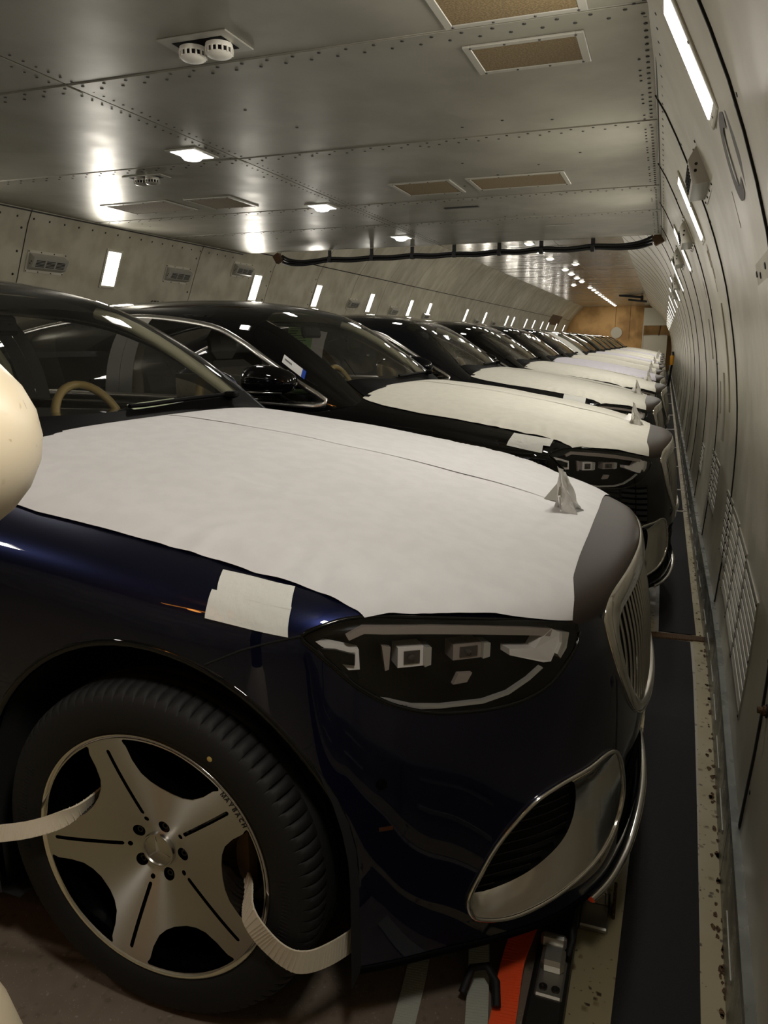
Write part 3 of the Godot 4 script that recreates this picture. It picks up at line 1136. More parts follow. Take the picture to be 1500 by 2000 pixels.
func outlines() -> void:
	HL = smooth_poly([Vector2(.332, .865), Vector2(.374, .883), Vector2(.412, .888), Vector2(.462, .885), Vector2(.573, .866), Vector2(.696, .841), Vector2(.757, .82), Vector2(.766, .80), Vector2(.765, .775), Vector2(.752, .75), Vector2(.725, .715), Vector2(.679, .693), Vector2(.612, .688), Vector2(.539, .697), Vector2(.483, .72), Vector2(.448, .743), Vector2(.413, .774), Vector2(.382, .81), Vector2(.355, .84)], 3)
	INTAKE = smooth_poly([Vector2(.850, .495), Vector2(.832, .512), Vector2(.801, .504), Vector2(.757, .497), Vector2(.714, .477), Vector2(.679, .441), Vector2(.645, .393), Vector2(.615, .329), Vector2(.598, .281), Vector2(.605, .243), Vector2(.627, .226), Vector2(.673, .215), Vector2(.729, .224), Vector2(.784, .24), Vector2(.83, .262), Vector2(.857, .30), Vector2(.868, .36), Vector2(.862, .44)], 3)
	INTAKE_IN = smooth_poly([Vector2(.801, .462), Vector2(.763, .462), Vector2(.720, .443), Vector2(.677, .398), Vector2(.643, .35), Vector2(.618, .292), Vector2(.612, .270), Vector2(.632, .262), Vector2(.677, .267), Vector2(.723, .281), Vector2(.768, .306), Vector2(.795, .336), Vector2(.808, .391)], 3)
	var go := [Vector2(0, .856), Vector2(.2, .855), Vector2(.36, .848), Vector2(.435, .838), Vector2(.472, .815), Vector2(.482, .77), Vector2(.472, .70), Vector2(.445, .64), Vector2(.40, .58), Vector2(.345, .535), Vector2(.27, .505), Vector2(.15, .49), Vector2(0, .486)]
	var full := go.duplicate()
	for k in range(go.size() - 2, 0, -1):
		full.append(Vector2(-go[k].x, go[k].y))
	GR_OUT = smooth_poly(full, 3)
	var gi := [Vector2(0, .802), Vector2(.2, .801), Vector2(.34, .795), Vector2(.405, .782), Vector2(.43, .755), Vector2(.432, .71), Vector2(.415, .655), Vector2(.375, .602), Vector2(.325, .56), Vector2(.26, .532), Vector2(.15, .517), Vector2(0, .513)]
	full = gi.duplicate()
	for k in range(gi.size() - 2, 0, -1):
		full.append(Vector2(-gi[k].x, gi[k].y))
	GR_IN = smooth_poly(full, 3)
	DLO = smooth_poly([Vector2(-.79, 1.055), Vector2(-.95, 1.17), Vector2(-1.123, 1.275), Vector2(-1.3, 1.372), Vector2(-1.5, 1.443), Vector2(-1.84, 1.49), Vector2(-2.1, 1.50), Vector2(-2.45, 1.485), Vector2(-2.8, 1.425), Vector2(-3.1, 1.325), Vector2(-3.33, 1.2), Vector2(-3.3, 1.13), Vector2(-3.1, 1.098), Vector2(-2.5, 1.088), Vector2(-1.8, 1.08), Vector2(-1.2, 1.068)], 4)

# greenhouse: at each x base height, half width, crown height, roundness
const GX := [-4.2, -4.0, -3.8, -3.4, -3.0, -2.5, -2.0, -1.7, -1.4, -1.25, -1.11, -.96, -.81, -.70, -.60, -.5]
const GB := [.95, .92, .90, .86, .85, .85, .85, .85, .85, .86, .88, .90, .92, .94, .95, .95]
const GW := [.80, .84, .87, .915, .93, .935, .935, .935, .93, .925, .92, .91, .895, .875, .85, .80]
const GC := [1.06, 1.15, 1.26, 1.455, 1.545, 1.60, 1.615, 1.61, 1.58, 1.542, 1.472, 1.37, 1.255, 1.162, 1.075, .98]
const GP := [3, 2.9, 2.8, 2.8, 2.8, 2.9, 3.0, 3.1, 3.4, 3.7, 4.0, 4.4, 4.6, 4.6, 4.6, 4.6]

func house(x: float, ph: float) -> Vector3:
	var p := curve_r(GX, GP, x)
	var t := pow(maxf(cos(ph), 0.0), 2.0 / p)
	var h := pow(maxf(sin(ph), 0.0), 2.0 / p)
	var b := curve_r(GX, GB, x)
	return Vector3(x, b + (curve_r(GX, GC, x) - b) * h, curve_r(GX, GW, x) * t)

func curve_r(xs: Array, ys: Array, x: float) -> float:
	return curve(xs, ys, x)

func house_z(x: float, y: float) -> float:
	var p := curve_r(GX, GP, x)
	var b := curve_r(GX, GB, x)
	var h := clampf((y - b) / (curve_r(GX, GC, x) - b), 0, 1)
	return curve_r(GX, GW, x) * pow(1.0 - pow(h, p), 1.0 / p)

func house_y(x: float, z: float) -> float:
	var p := curve_r(GX, GP, x)
	var b := curve_r(GX, GB, x)
	var t := clampf(absf(z) / curve_r(GX, GW, x), 0, 1)
	return b + (curve_r(GX, GC, x) - b) * pow(1.0 - pow(t, p), 1.0 / p)

# strip of skin between (x, y, half width) stations, d outward, closed box section
func skin_strip(pts: Array, d: float, th: float) -> MB:
	var mb := MB.new()
	var rows := [[], [], [], []]
	var N := pts.size()
	for k in N:
		var a: Vector3 = pts[k]
		var t: Vector3 = pts[mini(k + 1, N - 1)] - pts[maxi(k - 1, 0)]
		var nn := Vector2(-t.y, t.x).normalized() * a.z
		rows[0].append(skx(a.x + nn.x, a.y + nn.y, d))
		rows[1].append(skx(a.x - nn.x, a.y - nn.y, d))
		rows[2].append(skx(a.x - nn.x, a.y - nn.y, d - th))
		rows[3].append(skx(a.x + nn.x, a.y + nn.y, d - th))
	for q in 4:
		var b0 := mb.v.size()
		mb.grid([rows[q], rows[(q + 1) % 4]])
		for k in N:
			var mid: Vector3 = (rows[0][k] + rows[2][k]) * 0.5
			for e in 2:
				var ix := b0 + e * N + k
				if mb.n[ix].dot((rows[q][k] + rows[(q + 1) % 4][k]) * 0.5 - mid) < 0: mb.n[ix] = -mb.n[ix]
	for e in [0, N - 1]:
		mb.face([rows[0][e], rows[1][e], rows[2][e], rows[3][e]], (rows[0][1 if e == 0 else N - 2] + rows[2][1 if e == 0 else N - 2]) * 0.5)
	mb.rewind()
	return mb

# polygon plate in (x, y) laid on the skin at depth d with thickness th
func skin_plate(poly: Array, d: float, th: float) -> MB:
	var mb := MB.new()
	var pv := PackedVector2Array(poly)
	var ix := Geometry2D.triangulate_polygon(pv)
	var front := []
	var rear := []
	for p in pv:
		front.append(skx(p.x, p.y, d))
		rear.append(skx(p.x, p.y, d - th))
	var c := Vector3.ZERO
	for p in rear: c += p / rear.size()
	for t in ix.size() / 3:
		mb.face([front[ix[t * 3]], front[ix[t * 3 + 1]], front[ix[t * 3 + 2]]], c - Vector3(0.3, 0, 0.3))
	for k in pv.size():
		var j := (k + 1) % pv.size()
		mb.face([front[k], front[j], rear[j], rear[k]], (front[0] + front[pv.size() / 2]) * 0.5)
	return mb

func both(mb: MB) -> MB:
	var o := MB.new()
	o.add(mb)
	o.add(mb.mirrored_z())
	return o

func arch(p: Vector3, x0: float, r: float) -> float:
	# > 0 outside the wheel opening
	if absf(p.z) < 0.5: return 1.0
	var q := Vector2(p.x - x0, maxf(p.y - 0.385, 0.0) * 0.955 if p.y > 0.385 else 0.0)
	return q.length() - r

func build_half_body() -> MB:
	var P := []
	var ss := []
	var s := 0.0
	var N := PLAN.size() - 1
	while s < N - 1e-6:
		ss.append(s)
		var step := 0.2
		if s >= 9 and s < 14: step = 0.1
		elif s >= 14: step = 0.09
		elif s >= 5: step = 0.05
		s += step
	ss.append(float(N))
	for q in ss:
		var c := plan_at(q)
		var row := PackedVector3Array()
		for k in 46:
			var y := lerpf(0.165, c[3], k / 45.0)
			row.append(skirt(q, y))
		var e: Vector3 = row[45]
		for k in range(1, 31):
			var ph := PI / 2 * k / 30.0
			var t := pow(maxf(cos(ph), 0.0), 2.0 / c[5])
			var h := pow(sin(ph), 2.0 / c[5])
			if k == 30: t = 0.0
			var z := e.z * t
			row.append(Vector3(e.x, c[3] + (c[4] - c[3]) * h + hood_crease(e.x, z), z))
		P.append(row)
	var mb := MB.new()
	mb.grid(P)
	# outward
	var k0 := (ss.size() / 2) * 76 + 20
	if mb.n[k0].z < 0:
		for k in mb.n.size(): mb.n[k] = -mb.n[k]
		mb.rewind()
	return mb

var C := {}   # car meshes

func wheel_meshes() -> void:
	# tyre with circumferential grooves and shoulder sipes; axis z, outer face towards +z
	var prof := []   # (radius, z, groove depth of lateral sipes)
	for e in [[.262, .098, 0], [.275, .110, 0], [.295, .116, 0], [.318, .117, 0], [.336, .112, 0], [.346, .106, .3], [.353, .098, 1], [.359, .086, 1], [.3615, .070, 1], [.362, .056, .6], [.355, .053, 0], [.355, .046, 0], [.362, .043, 0], [.362, .020, 0], [.355, .018, 0], [.355, .010, 0], [.362, .008, 0], [.362, -.008, 0], [.355, -.010, 0], [.355, -.018, 0], [.362, -.020, 0], [.362, -.043, 0], [.355, -.046, 0], [.355, -.053, 0], [.362, -.056, .6], [.359, -.086, 1], [.346, -.106, .3], [.318, -.117, 0], [.275, -.110, 0], [.262, -.098, 0]]:
		prof.append(e)
	var rows := []
	var NT := 88
	for a in NT:
		for sub in 5:
			var off: float = [0.0, 0.09, 0.15, 0.55, 0.94][sub]
			var an := TAU * (a + off) / NT
			var gro: bool = sub < 2
			var row := PackedVector3Array()
			for e in prof:
				var r: float = e[0]
				if gro: r -= 0.010 * e[2]
				var sk: float = (e[1] / 0.1) * 0.012
				row.append(Vector3(cos(an + sk) * r, sin(an + sk) * r, e[1]))
			rows.append(row)
	var ty := MB.new()
	ty.grid(rows, true, false)
	for k in ty.v.size():
		var c := Vector3(ty.v[k].x, ty.v[k].y, 0).normalized() * 0.30
		if ty.n[k].dot(ty.v[k] - c) < 0: ty.n[k] = -ty.n[k]
	ty.rewind()
	C.tyre = ty.mesh()
	# sidewall ribs and print-like raised marks
	var tm := MB.new()
	for k in 26:
		var an := deg_to_rad(-30 + k * 1.5)
		var p := Vector3(cos(an) * .308, sin(an) * .308, .1165)
		tm.box(p, Vector3(.020, .0035, .0015), Basis(Vector3.BACK, an))
		an += PI
		p = Vector3(cos(an) * .308, sin(an) * .308, .1165)
		tm.box(p, Vector3(.020, .0035, .0015), Basis(Vector3.BACK, an))
	C.tyre_marks = tm.mesh()
	# rim: barrel and bright lip, local z = 0 at the lip plane (0.108 outboard)
	var lz := 0.108
	var rim := MB.new()
	var bz := Basis(Vector3(1, 0, 0), Vector3(0, 0, 1), Vector3(0, -1, 0))
	rim.lathe([Vector2(.2565, lz - .006), Vector2(.262, lz - .001), Vector2(.267, lz), Vector2(.2695, lz - .004), Vector2(.2695, lz - .012), Vector2(.262, lz - .02)], Vector3.ZERO, bz, 96)
	C.rim_lip = rim.mesh()
	var bar := MB.new()
	bar.lathe([Vector2(.257, lz - .006), Vector2(.250, lz - .03), Vector2(.240, lz - .06), Vector2(.236, -.10)], Vector3.ZERO, bz, 64)
	bar.lathe([Vector2(.24, -.06), Vector2(.0001, -.06)], Vector3.ZERO, bz, 32)
	for k in bar.v.size():
		pass
	C.barrel = bar.mesh()
	# face: dished disc cut by five windows, spoke slots, lug holes
	var face := MB.new()
	var fr := []
	var uv := []
	var win := PackedVector2Array()
	for a in range(-25, 26, 5): win.append(Vector2(cos(deg_to_rad(a)), sin(deg_to_rad(a))) * .2515)
	for e in [Vector2(.222, .097), Vector2(.196, .078), Vector2(.176, .057), Vector2(.167, .037), Vector2(.163, .015)]: win.append(e)
	for e in [Vector2(.163, -.015), Vector2(.167, -.037), Vector2(.176, -.057), Vector2(.196, -.078), Vector2(.222, -.097)]: win.append(e)
	var dish := func(r: float) -> float: return lz - .003 - .034 * pow(clampf((.25 - r) / .2, 0, 1), 1.4)
	for k in 67:
		var r := .03 + (.2585 - .03) * k / 66.0
		var row := PackedVector3Array()
		var urow := []
		for a in 361:
			var an := TAU * a / 360.0
			row.append(Vector3(cos(an) * r, sin(an) * r, dish.call(r)))
			urow.append(Vector2(a / 360.0 * 8.0, r * 10))
		fr.append(row)
		uv.append(urow)
	face.grid(fr, false, false, false, uv)
	for k in face.n.size():
		if face.n[k].z < 0: face.n[k] = -face.n[k]
	face.rewind()
	var cutter := func(p: Vector3) -> float:
		var an := fposmod(atan2(p.y, p.x) - deg_to_rad(74.0) + TAU / 10, TAU / 5) - TAU / 10
		var r := Vector2(p.x, p.y).length()
		var q := Vector2(cos(an), sin(an)) * r
		var d := poly_sd(q, win) - 0.004
		d = minf(d, q.distance_to(Vector2(.056, 0)) - .0135)
		var an2 := fposmod(atan2(p.y, p.x) - deg_to_rad(38.0) + TAU / 10, TAU / 5) - TAU / 10
		var q2 := Vector2(cos(an2), sin(an2)) * r
		var sl := Geometry2D.get_closest_point_to_segment(q2, Vector2(.086, 0), Vector2(.232, 0))
		d = minf(d, q2.distance_to(sl) - .0042)
		d = minf(d, q2.distance_to(Vector2(.069, 0)) - .0055)
		return -d
	C.wheel_face = face.clip(cutter).mesh()
	# dark walls of the windows
	var ww := MB.new()
	for k in 5:
		var rot := Basis(Vector3.BACK, deg_to_rad(74.0 + 72.0 * k))
		var rws := [PackedVector3Array(), PackedVector3Array()]
		for j in win.size() + 1:
			var w := win[j % win.size()]
			var wo := w + (w - Vector2(.215, 0)).normalized() * 0.0045
			rws[0].append(rot * Vector3(wo.x, wo.y, dish.call(wo.length()) + 0.0005))
			rws[1].append(rot * Vector3(w.x * 0.985 + .003, w.y * 0.95, dish.call(w.length()) - 0.05))
		ww.grid(rws)
	C.window_walls = ww.mesh()
	var bk := MB.new()
	var brow := []
	for k in 12:
		var r := .02 + .2 * k / 11.0
		var row := PackedVector3Array()
		for a in 73:
			var an := TAU * a / 72.0
			row.append(Vector3(cos(an) * r, sin(an) * r, dish.call(r) - 0.009))
		brow.append(row)
	bk.grid(brow)
	for k in bk.n.size():
		if bk.n[k].z < 0: bk.n[k] = -bk.n[k]
	bk.rewind()
	C.slot_back = bk.clip(func(p: Vector3) -> float:
		var an := fposmod(atan2(p.y, p.x) - deg_to_rad(74.0) + TAU / 10, TAU / 5) - TAU / 10
		return -(poly_sd(Vector2(cos(an), sin(an)) * Vector2(p.x, p.y).length(), win) - 0.006)).mesh()
	# lug bolts, cap and star
	var lug := MB.new()
	lug.lathe([Vector2(.0085, -.012), Vector2(.0085, .0), Vector2(.007, .003), Vector2(.004, .003), Vector2(.004, -.003), Vector2(.0001, -.003)], Vector3.ZERO, bz, 12)
	C.lug = lug.mesh()
	var cap := MB.new()
	cap.lathe([Vector2(.0375, -.012), Vector2(.0375, .004), Vector2(.036, .008), Vector2(.033, .008), Vector2(.0315, .005), Vector2(.015, .007), Vector2(.0001, .0075)], Vector3.ZERO, bz, 40)
	C.cap = cap.mesh()
	var star := MB.new()
	for k in 3:
		var an := deg_to_rad(100 + 120 * k)
		var d := Vector3(cos(an), sin(an), 0)
		var sd := Vector3(-sin(an), cos(an), 0)
		var tip := d * .0325 + Vector3(0, 0, .0065)
		var a := sd * .0062 - d * .0036 + Vector3(0, 0, .007)
		var b := -sd * .0062 - d * .0036 + Vector3(0, 0, .007)
		var top := Vector3(0, 0, .0125)
		star.face([top, a, tip], Vector3.ZERO)
		star.face([top, b, tip], Vector3.ZERO)
	C.star = star.mesh()
	var bd := MB.new()
	bd.lathe([Vector2(.09, .0), Vector2(.09, .006), Vector2(.19, .006), Vector2(.19, -.02)], Vector3(0, 0, .0), bz, 48)
	C.brake_disc = bd.mesh()
	var cal := MB.new()
	cal.box(Vector3(.165, .0, .022), Vector3(.075, .16, .05), Basis(), .012)
	C.caliper = cal.mesh()
	var hubm := MB.new()
	hubm.lathe([Vector2(.10, .0), Vector2(.10, .05), Vector2(.03, .06), Vector2(.0001, .06)], Vector3.ZERO, bz, 24)
	C.hub = hubm.mesh()
	var dt := MB.new()
	dt.lathe([Vector2(.0055, 0), Vector2(.0001, .0008)], Vector3(cos(deg_to_rad(58)) * .303, sin(deg_to_rad(58)) * .303, .1168), bz, 12)
	C.tyre_dot = dt.mesh()

func letters(text: String, size: float, font := "Droid Sans") -> TextMesh:
	var t := TextMesh.new()
	var f := SystemFont.new()
	f.font_names = PackedStringArray([font])
	t.font = f
	t.text = text
	f.font_weight = 700
	t.font_size = 32
	t.pixel_size = size / 23.0
	t.depth = 0.0006
	return t

func add_wheel(car: Node3D, x: float, right: bool, steer := 0.0, spin := 0.0) -> void:
	var w := Node3D.new()
	w.name = "wheel"
	car.add_child(w, true)
	var b := Basis(Vector3.UP, steer + (0.0 if right else PI)) * Basis(Vector3.BACK, spin)
	w.transform = Transform3D(b, Vector3(x, WHEEL_Y + 0.003, (0.852 if right else -0.852)))
	part("tyre", C.tyre, M.tyre, w)
	tag(part("tyre_lettering", C.tyre_marks, M.tyre, w), "", "", "", "stuff")
	part("rim_barrel", C.barrel, M.gloss_black, w)
	part("rim_lip", C.rim_lip, M.chrome, w)
	part("wheel_face", C.wheel_face, M.machined, w)
	part("window_edges", C.window_walls, M.gloss_black, w)
	part("slot_backing", C.slot_back, M.gloss_black, w)
	part("brake_disc", C.brake_disc, M.brake, w)
	part("brake_caliper", C.caliper, M.copper_brake, w)
	part("hub", C.hub, M.gloss_black, w)
	part("tyre_dot", C.tyre_dot, M.yellow_dot, w)
	for k in 5:
		var an := deg_to_rad(74.0 + 72.0 * k)
		part("lug_bolt", C.lug, M.gloss_black, w, Transform3D(Basis(), Vector3(cos(an) * .056, sin(an) * .056, .066)))
	part("hub_cap", C.cap, M.satin_chrome, w, Transform3D(Basis(), Vector3(0, 0, .072)))
	part("star_emblem", C.star, M.chrome, w, Transform3D(Basis(), Vector3(0, 0, .072)))
	var txt := "MAYBACH"
	for k in txt.length():
		var an := deg_to_rad(45.4 - k * 2.55)
		var lt := letters(txt[k], 0.0095)
		part("wheel_letter", lt, M.ink, w, Transform3D(Basis(Vector3.BACK, an - PI / 2), Vector3(cos(an) * .2535, sin(an) * .2535, .1058)))

func car_meshes() -> void:
	outlines()
	make_plan_table()
	wheel_meshes()
	var half := build_half_body()
	C.half = half
	var grille_cut := func(p: Vector3) -> float:
		if p.x < .70 or absf(p.z) > .52: return 1.0
		return poly_sd(Vector2(p.z, p.y), GR_OUT)
	var body := half.clip(func(p: Vector3) -> float:
		return -minf(arch(p, 0.0, .413), arch(p, REAR_AXLE, .405)))
	body = body.clip(func(p: Vector3) -> float:
		if p.x < .3 or p.z < .3 or p.y > .92: return -1.0
		return -poly_sd(Vector2(p.x, p.y), HL))
	body = body.clip(func(p: Vector3) -> float:
		if p.x < .55 or p.z < .2 or p.y > .56: return -1.0
		return -poly_sd(Vector2(p.x, p.y), INTAKE))
	body = body.clip(func(p: Vector3) -> float: return -grille_cut.call(p))
	# lower centre opening between the intakes
	body = body.clip(func(p: Vector3) -> float:
		if p.x < .8 or p.z > .42: return -1.0
		return minf(minf(.41 - p.z, p.y - .225), .455 - p.y))
	var cap_sd := func(p: Vector3) -> float: return maxf(.722 - p.x, maxf(.812 - p.y, absf(p.z) - .60))
	C.nose_cap = both(body.clip(cap_sd)).mesh()
	C.body = both(body.clip(func(p: Vector3) -> float: return -cap_sd.call(p))).mesh()
	# dark plastic under-body, from the lower edge inwards
	var ub := MB.new()
	var rows := []
	for k in 60:
		var s := 27.0 * k / 59.0
		var p := skirt(s, .168)
		rows.append(PackedVector3Array([p, Vector3(p.x, .165, -p.z)]))
	ub.grid(rows)
	for k in ub.n.size(): ub.n[k] = Vector3.DOWN
	ub.rewind()
	C.underbody = ub.clip(func(p: Vector3) -> float: return 1.0 if (absf(p.x) < .42 or absf(p.x - REAR_AXLE) < .42) and absf(p.z) > .60 else -1.0).mesh()
	# wheel housings and arch lips, one of each per opening
	for nm in ["front", "rear"]:
		var x0 := 0.0 if nm == "front" else REAR_AXLE
		var r := .413 if x0 == 0.0 else .405
		var wh := MB.new()
		var rr := []
		for k in 25:
			var an := PI * k / 24.0
			var row := PackedVector3Array()
			for z in [.93, .80, .66]:
				row.append(Vector3(x0 + cos(an) * (r + .006), .385 + sin(an) * (r + .006) / .955, z))
			rr.append(row)
		wh.grid(rr)
		for x in [x0 - r - .006, x0 + r + .006]:
			wh.face([Vector3(x, .385, .93), Vector3(x, .385, .66), Vector3(x, .17, .66), Vector3(x, .17, .93)], Vector3(x * 2 - x0, .3, .8))
		var wallp := []
		for k in 25:
			wallp.append(Vector3(x0 + cos(PI * k / 24.0) * (r + .006), .385 + sin(PI * k / 24.0) * (r + .006) / .955, .66))
		wallp.append(Vector3(x0 - r, .17, .66))
		wallp.append(Vector3(x0 + r, .17, .66))
		wh.face(wallp, Vector3(x0, .4, 0))
		C["housing_" + nm] = wh
		var al := MB.new()
		var pth := []
		for k in 37:
			var an := deg_to_rad(-8 + 196.0 * k / 36.0)
			var y := .385 + sin(an) * r / .955 if sin(an) > 0 else .385 + sin(an) * r * 2.0
			pth.append(skx(x0 + cos(an) * r, clampf(y, .2, .84), -.004))
		al.tube(pth, .009, 6)
		C["arch_" + nm] = al
	# shut lines: hood edge to fender, bumper to fender, doors
	var gp := [[Vector2(.153, .797), Vector2(.224, .832), Vector2(.28, .852), Vector2(.332, .866)], [Vector2(-.72, .93), Vector2(-.70, .7), Vector2(-.66, .5), Vector2(-.62, .3)], [Vector2(-2.02, .95), Vector2(-2.0, .7), Vector2(-2.0, .3)]]
	for k in 3:
		var gm := MB.new()
		var pp := []
		for p in gp[k]: pp.append(skx(p.x, p.y, .0003))
		gm.tube(pp, .0022, 5)
		C["gap_%d" % k] = gm
	# ---- headlight pieces (right lamp, mirrored for the left)
	var region := half.clip(func(p: Vector3) -> float:
		if p.x < .3 or p.z < .3 or p.y > .92: return 1.0
		return poly_sd(Vector2(p.x, p.y), HL))
	C.lens = region
	var hous := MB.new()
	hous.add(region)
	for k in hous.v.size():
		var sd := clampf(-poly_sd(Vector2(hous.v[k].x, hous.v[k].y), HL) / .03, 0, 1)
		hous.v[k] -= hous.n[k] * (.006 + .060 * sd)
	C.lamp_bowl = hous
	var edge := MB.new()
	var pth2 := []
	for p in HL:
		pth2.append(on_skin(p.x, p.y, .0))
	edge.tube(pth2, .0045, 6, true)
	C.lamp_edge = edge
	C.lamp_topbar = skin_strip([Vector3(.406, .853, .005), Vector3(.43, .865, .0065), Vector3(.46, .861, .0068), Vector3(.53, .852, .0078), Vector3(.61, .838, .0078), Vector3(.68, .822, .0072), Vector3(.728, .808, .0065)], -.012, .012)
	C.lamp_hook = skin_plate([Vector2(.728, .815), Vector2(.746, .80), Vector2(.741, .779), Vector2(.731, .752), Vector2(.718, .754), Vector2(.66, .781), Vector2(.659, .793), Vector2(.702, .785), Vector2(.712, .802)], -.012, .03)
	C.lamp_hook_end = skin_plate([Vector2(.742, .806), Vector2(.754, .80), Vector2(.752, .772), Vector2(.743, .756), Vector2(.737, .766), Vector2(.743, .785)], -.006, .02)
	C.lamp_wing = skin_plate([Vector2(.337, .850), Vector2(.38, .842), Vector2(.425, .827), Vector2(.427, .789), Vector2(.40, .79), Vector2(.376, .800), Vector2(.352, .827)], -.022, .02)
	C.lamp_wing_lens = skin_plate([Vector2(.362, .836), Vector2(.388, .832), Vector2(.418, .820), Vector2(.418, .800), Vector2(.392, .806)], -.016, .01)
	C.lamp_strip = skin_strip([Vector3(.437, .745, .001), Vector3(.455, .734, .005), Vector3(.476, .721, .0075), Vector3(.505, .712, .004), Vector3(.55, .704, .003), Vector3(.618, .701, .003), Vector3(.659, .710, .0028), Vector3(.692, .730, .0025), Vector3(.713, .748, .0022)], -.006, .010)
	var modm := MB.new()
	var modl := MB.new()
	C.mods = []
	for e in [[.508, .797, .040, .038], [.598, .793, .046, .030], [.402, .812, .024, .022]]:
		var a := MB.new()
		var hx: float = e[2] / 2
		var hy: float = e[3] / 2
		a.add(skin_plate([Vector2(e[0] - hx, e[1] + hy * 1.1), Vector2(e[0] + hx, e[1] + hy), Vector2(e[0] + hx, e[1] - hy), Vector2(e[0] - hx, e[1] - hy * .9)], -.030, .04))
		var b := MB.new()
		var c0 := skx(e[0], e[1], -.026)
		var nrm := (skx(e[0], e[1], 0.1) - c0).normalized()
		b.add(skin_plate([Vector2(e[0] - hx * .55, e[1] + hy * .72), Vector2(e[0] + hx * .7, e[1] + hy * .66), Vector2(e[0] + hx * .7, e[1] - hy * .62), Vector2(e[0] - hx * .55, e[1] - hy * .56)], -.0275, .008))
		b.lathe([Vector2(hy * .42, -.004), Vector2(hy * .4, .002), Vector2(hy * .2, .004), Vector2(.0001, .0045)], c0, basis_from_y(nrm, Vector3.UP), 14)
		var cc := MB.new()
		cc.add(skin_plate([Vector2(e[0] + hx * 1.02, e[1] + hy * 1.05), Vector2(e[0] + hx * 1.5, e[1] + hy * .9), Vector2(e[0] + hx * 1.5, e[1] - hy * .85), Vector2(e[0] + hx * 1.02, e[1] - hy)], -.022, .03))
		C.mods.append([a, b, cc])
	var fl := MB.new()
	fl.add(skin_plate([Vector2(.462, .826), Vector2(.476, .822), Vector2(.474, .78), Vector2(.468, .778)], -.028, .012))
	fl.add(skin_plate([Vector2(.585, .752), Vector2(.608, .750), Vector2(.6, .733), Vector2(.577, .732)], -.03, .01))
	C.lamp_facets = fl
	# ---- grille
	var gf := MB.new()
	gf.add(ring_patch(GR_OUT, GR_IN, .010))
	C.grille_frame = gf.mesh()
	var gbk := MB.new()
	var gr := []
	for a in 25:
		var row := PackedVector3Array()
		for c in 13:
			row.append(skz(lerpf(-.46, .46, a / 24.0), lerpf(.49, .83, c / 12.0), -.022))
		gr.append(row)
	gbk.grid(gr)
	for k in gbk.n.size():
		if gbk.n[k].x < 0: gbk.n[k] = -gbk.n[k]
	gbk.rewind()
	C.grille_back = gbk.mesh()
	C.slats = []
	for k in 27:
		var z := -.416 + .032 * k
		var y := .66
		while y < .82 and poly_sd(Vector2(z, y), GR_IN) < 0: y += .004
		var hi := y
		y = .66
		while y > .48 and poly_sd(Vector2(z, y), GR_IN) < 0: y -= .004
		var lo := y
		if hi - lo < .05: continue
		var mb := MB.new()
		var path := []
		for q in 10: path.append(skz(z, lerpf(lo - .004, hi + .004, q / 9.0), -.008))
		mb.tube(path, .0042, 6)
		C.slats.append(mb.mesh())
	# ---- corner intake: chrome rim tube, wide lower blade, dark mesh
	var rimt := MB.new()
	var ip := []
	for p in INTAKE: ip.append(skx(p.x, p.y, .003))
	rimt.tube(ip, .0048, 8, true)
	C.intake_rim = rimt
	var bl := MB.new()
	bl.add(intake_blade())
	C.intake_blade = bl
	var ib := MB.new()
	var reg := half.clip(func(p: Vector3) -> float:
		if p.x < .55 or p.z < .2 or p.y > .56: return 1.0
		return poly_sd(Vector2(p.x, p.y), INTAKE))
	for k in reg.v.size(): reg.v[k] -= reg.n[k] * .055
	ib.add(reg)
	C.intake_back = ib
	var im := MB.new()
	for k in 9:
		var y := .27 + k * .022
		var path := []
		for q in 9:
			var x := lerpf(.62, .80, q / 8.0)
			if poly_sd(Vector2(x, y), INTAKE_IN) < -.002: path.append(skx(x, y, -.042))
		if path.size() > 2: im.tube(path, .003, 4)
	C.intake_mesh = im
	# ---- lower centre grille and front lip
	var lc := MB.new()
	var lr := []
	for a in 13:
		var row := PackedVector3Array()
		for c in 5: row.append(skz(lerpf(-.42, .42, a / 12.0), lerpf(.21, .47, c / 4.0), -.06))
		lr.append(row)
	lc.grid(lr)
	C.lower_back = lc.mesh()
	C.lower_bars = []
	for y in [.28, .34, .40]:
		var mb := MB.new()
		var path := []
		for a in 15: path.append(skz(lerpf(-.41, .41, a / 14.0), y, -.02))
		mb.tube(path, .007, 6)
		C.lower_bars.append(mb.mesh())
	var lip := MB.new()
	var path2 := []
	for k in 41:
		var s := 22.2 + (27.0 - 22.2) * k / 40.0
		path2.append(skirt(s, .172, .012))
	var mir := []
	for k in range(39, -1, -1):
		mir.append(Vector3(path2[k].x, path2[k].y, -path2[k].z))
	lip.tube(path2 + mir, .012, 8, false, .6)
	C.lip = lip.mesh()
	var lip2 := MB.new()
	var p3 := []
	for k in 49:
		var s := 17.2 + (27.0 - 17.2) * k / 48.0
		p3.append(skirt(s, .17, -.004))
	lip2.tube(p3, .010, 6)
	C.lip2 = lip2
	# parking sensor, side reflector
	var sn := MB.new()
	var sp := skx(.457, .571, .0005)
	var snn := (skx(.457, .571, .1) - sp).normalized()
	sn.lathe([Vector2(.011, 0), Vector2(.0105, .0015), Vector2(.009, .0015), Vector2(.009, .0005), Vector2(.0001, .001)], sp, basis_from_y(snn, Vector3.UP), 20)
	C.sensor = sn
	C.reflector = skin_plate([Vector2(.452, .481), Vector2(.474, .481), Vector2(.474, .473), Vector2(.452, .473)], .001, .002)
	# ---- greenhouse
	var P := []
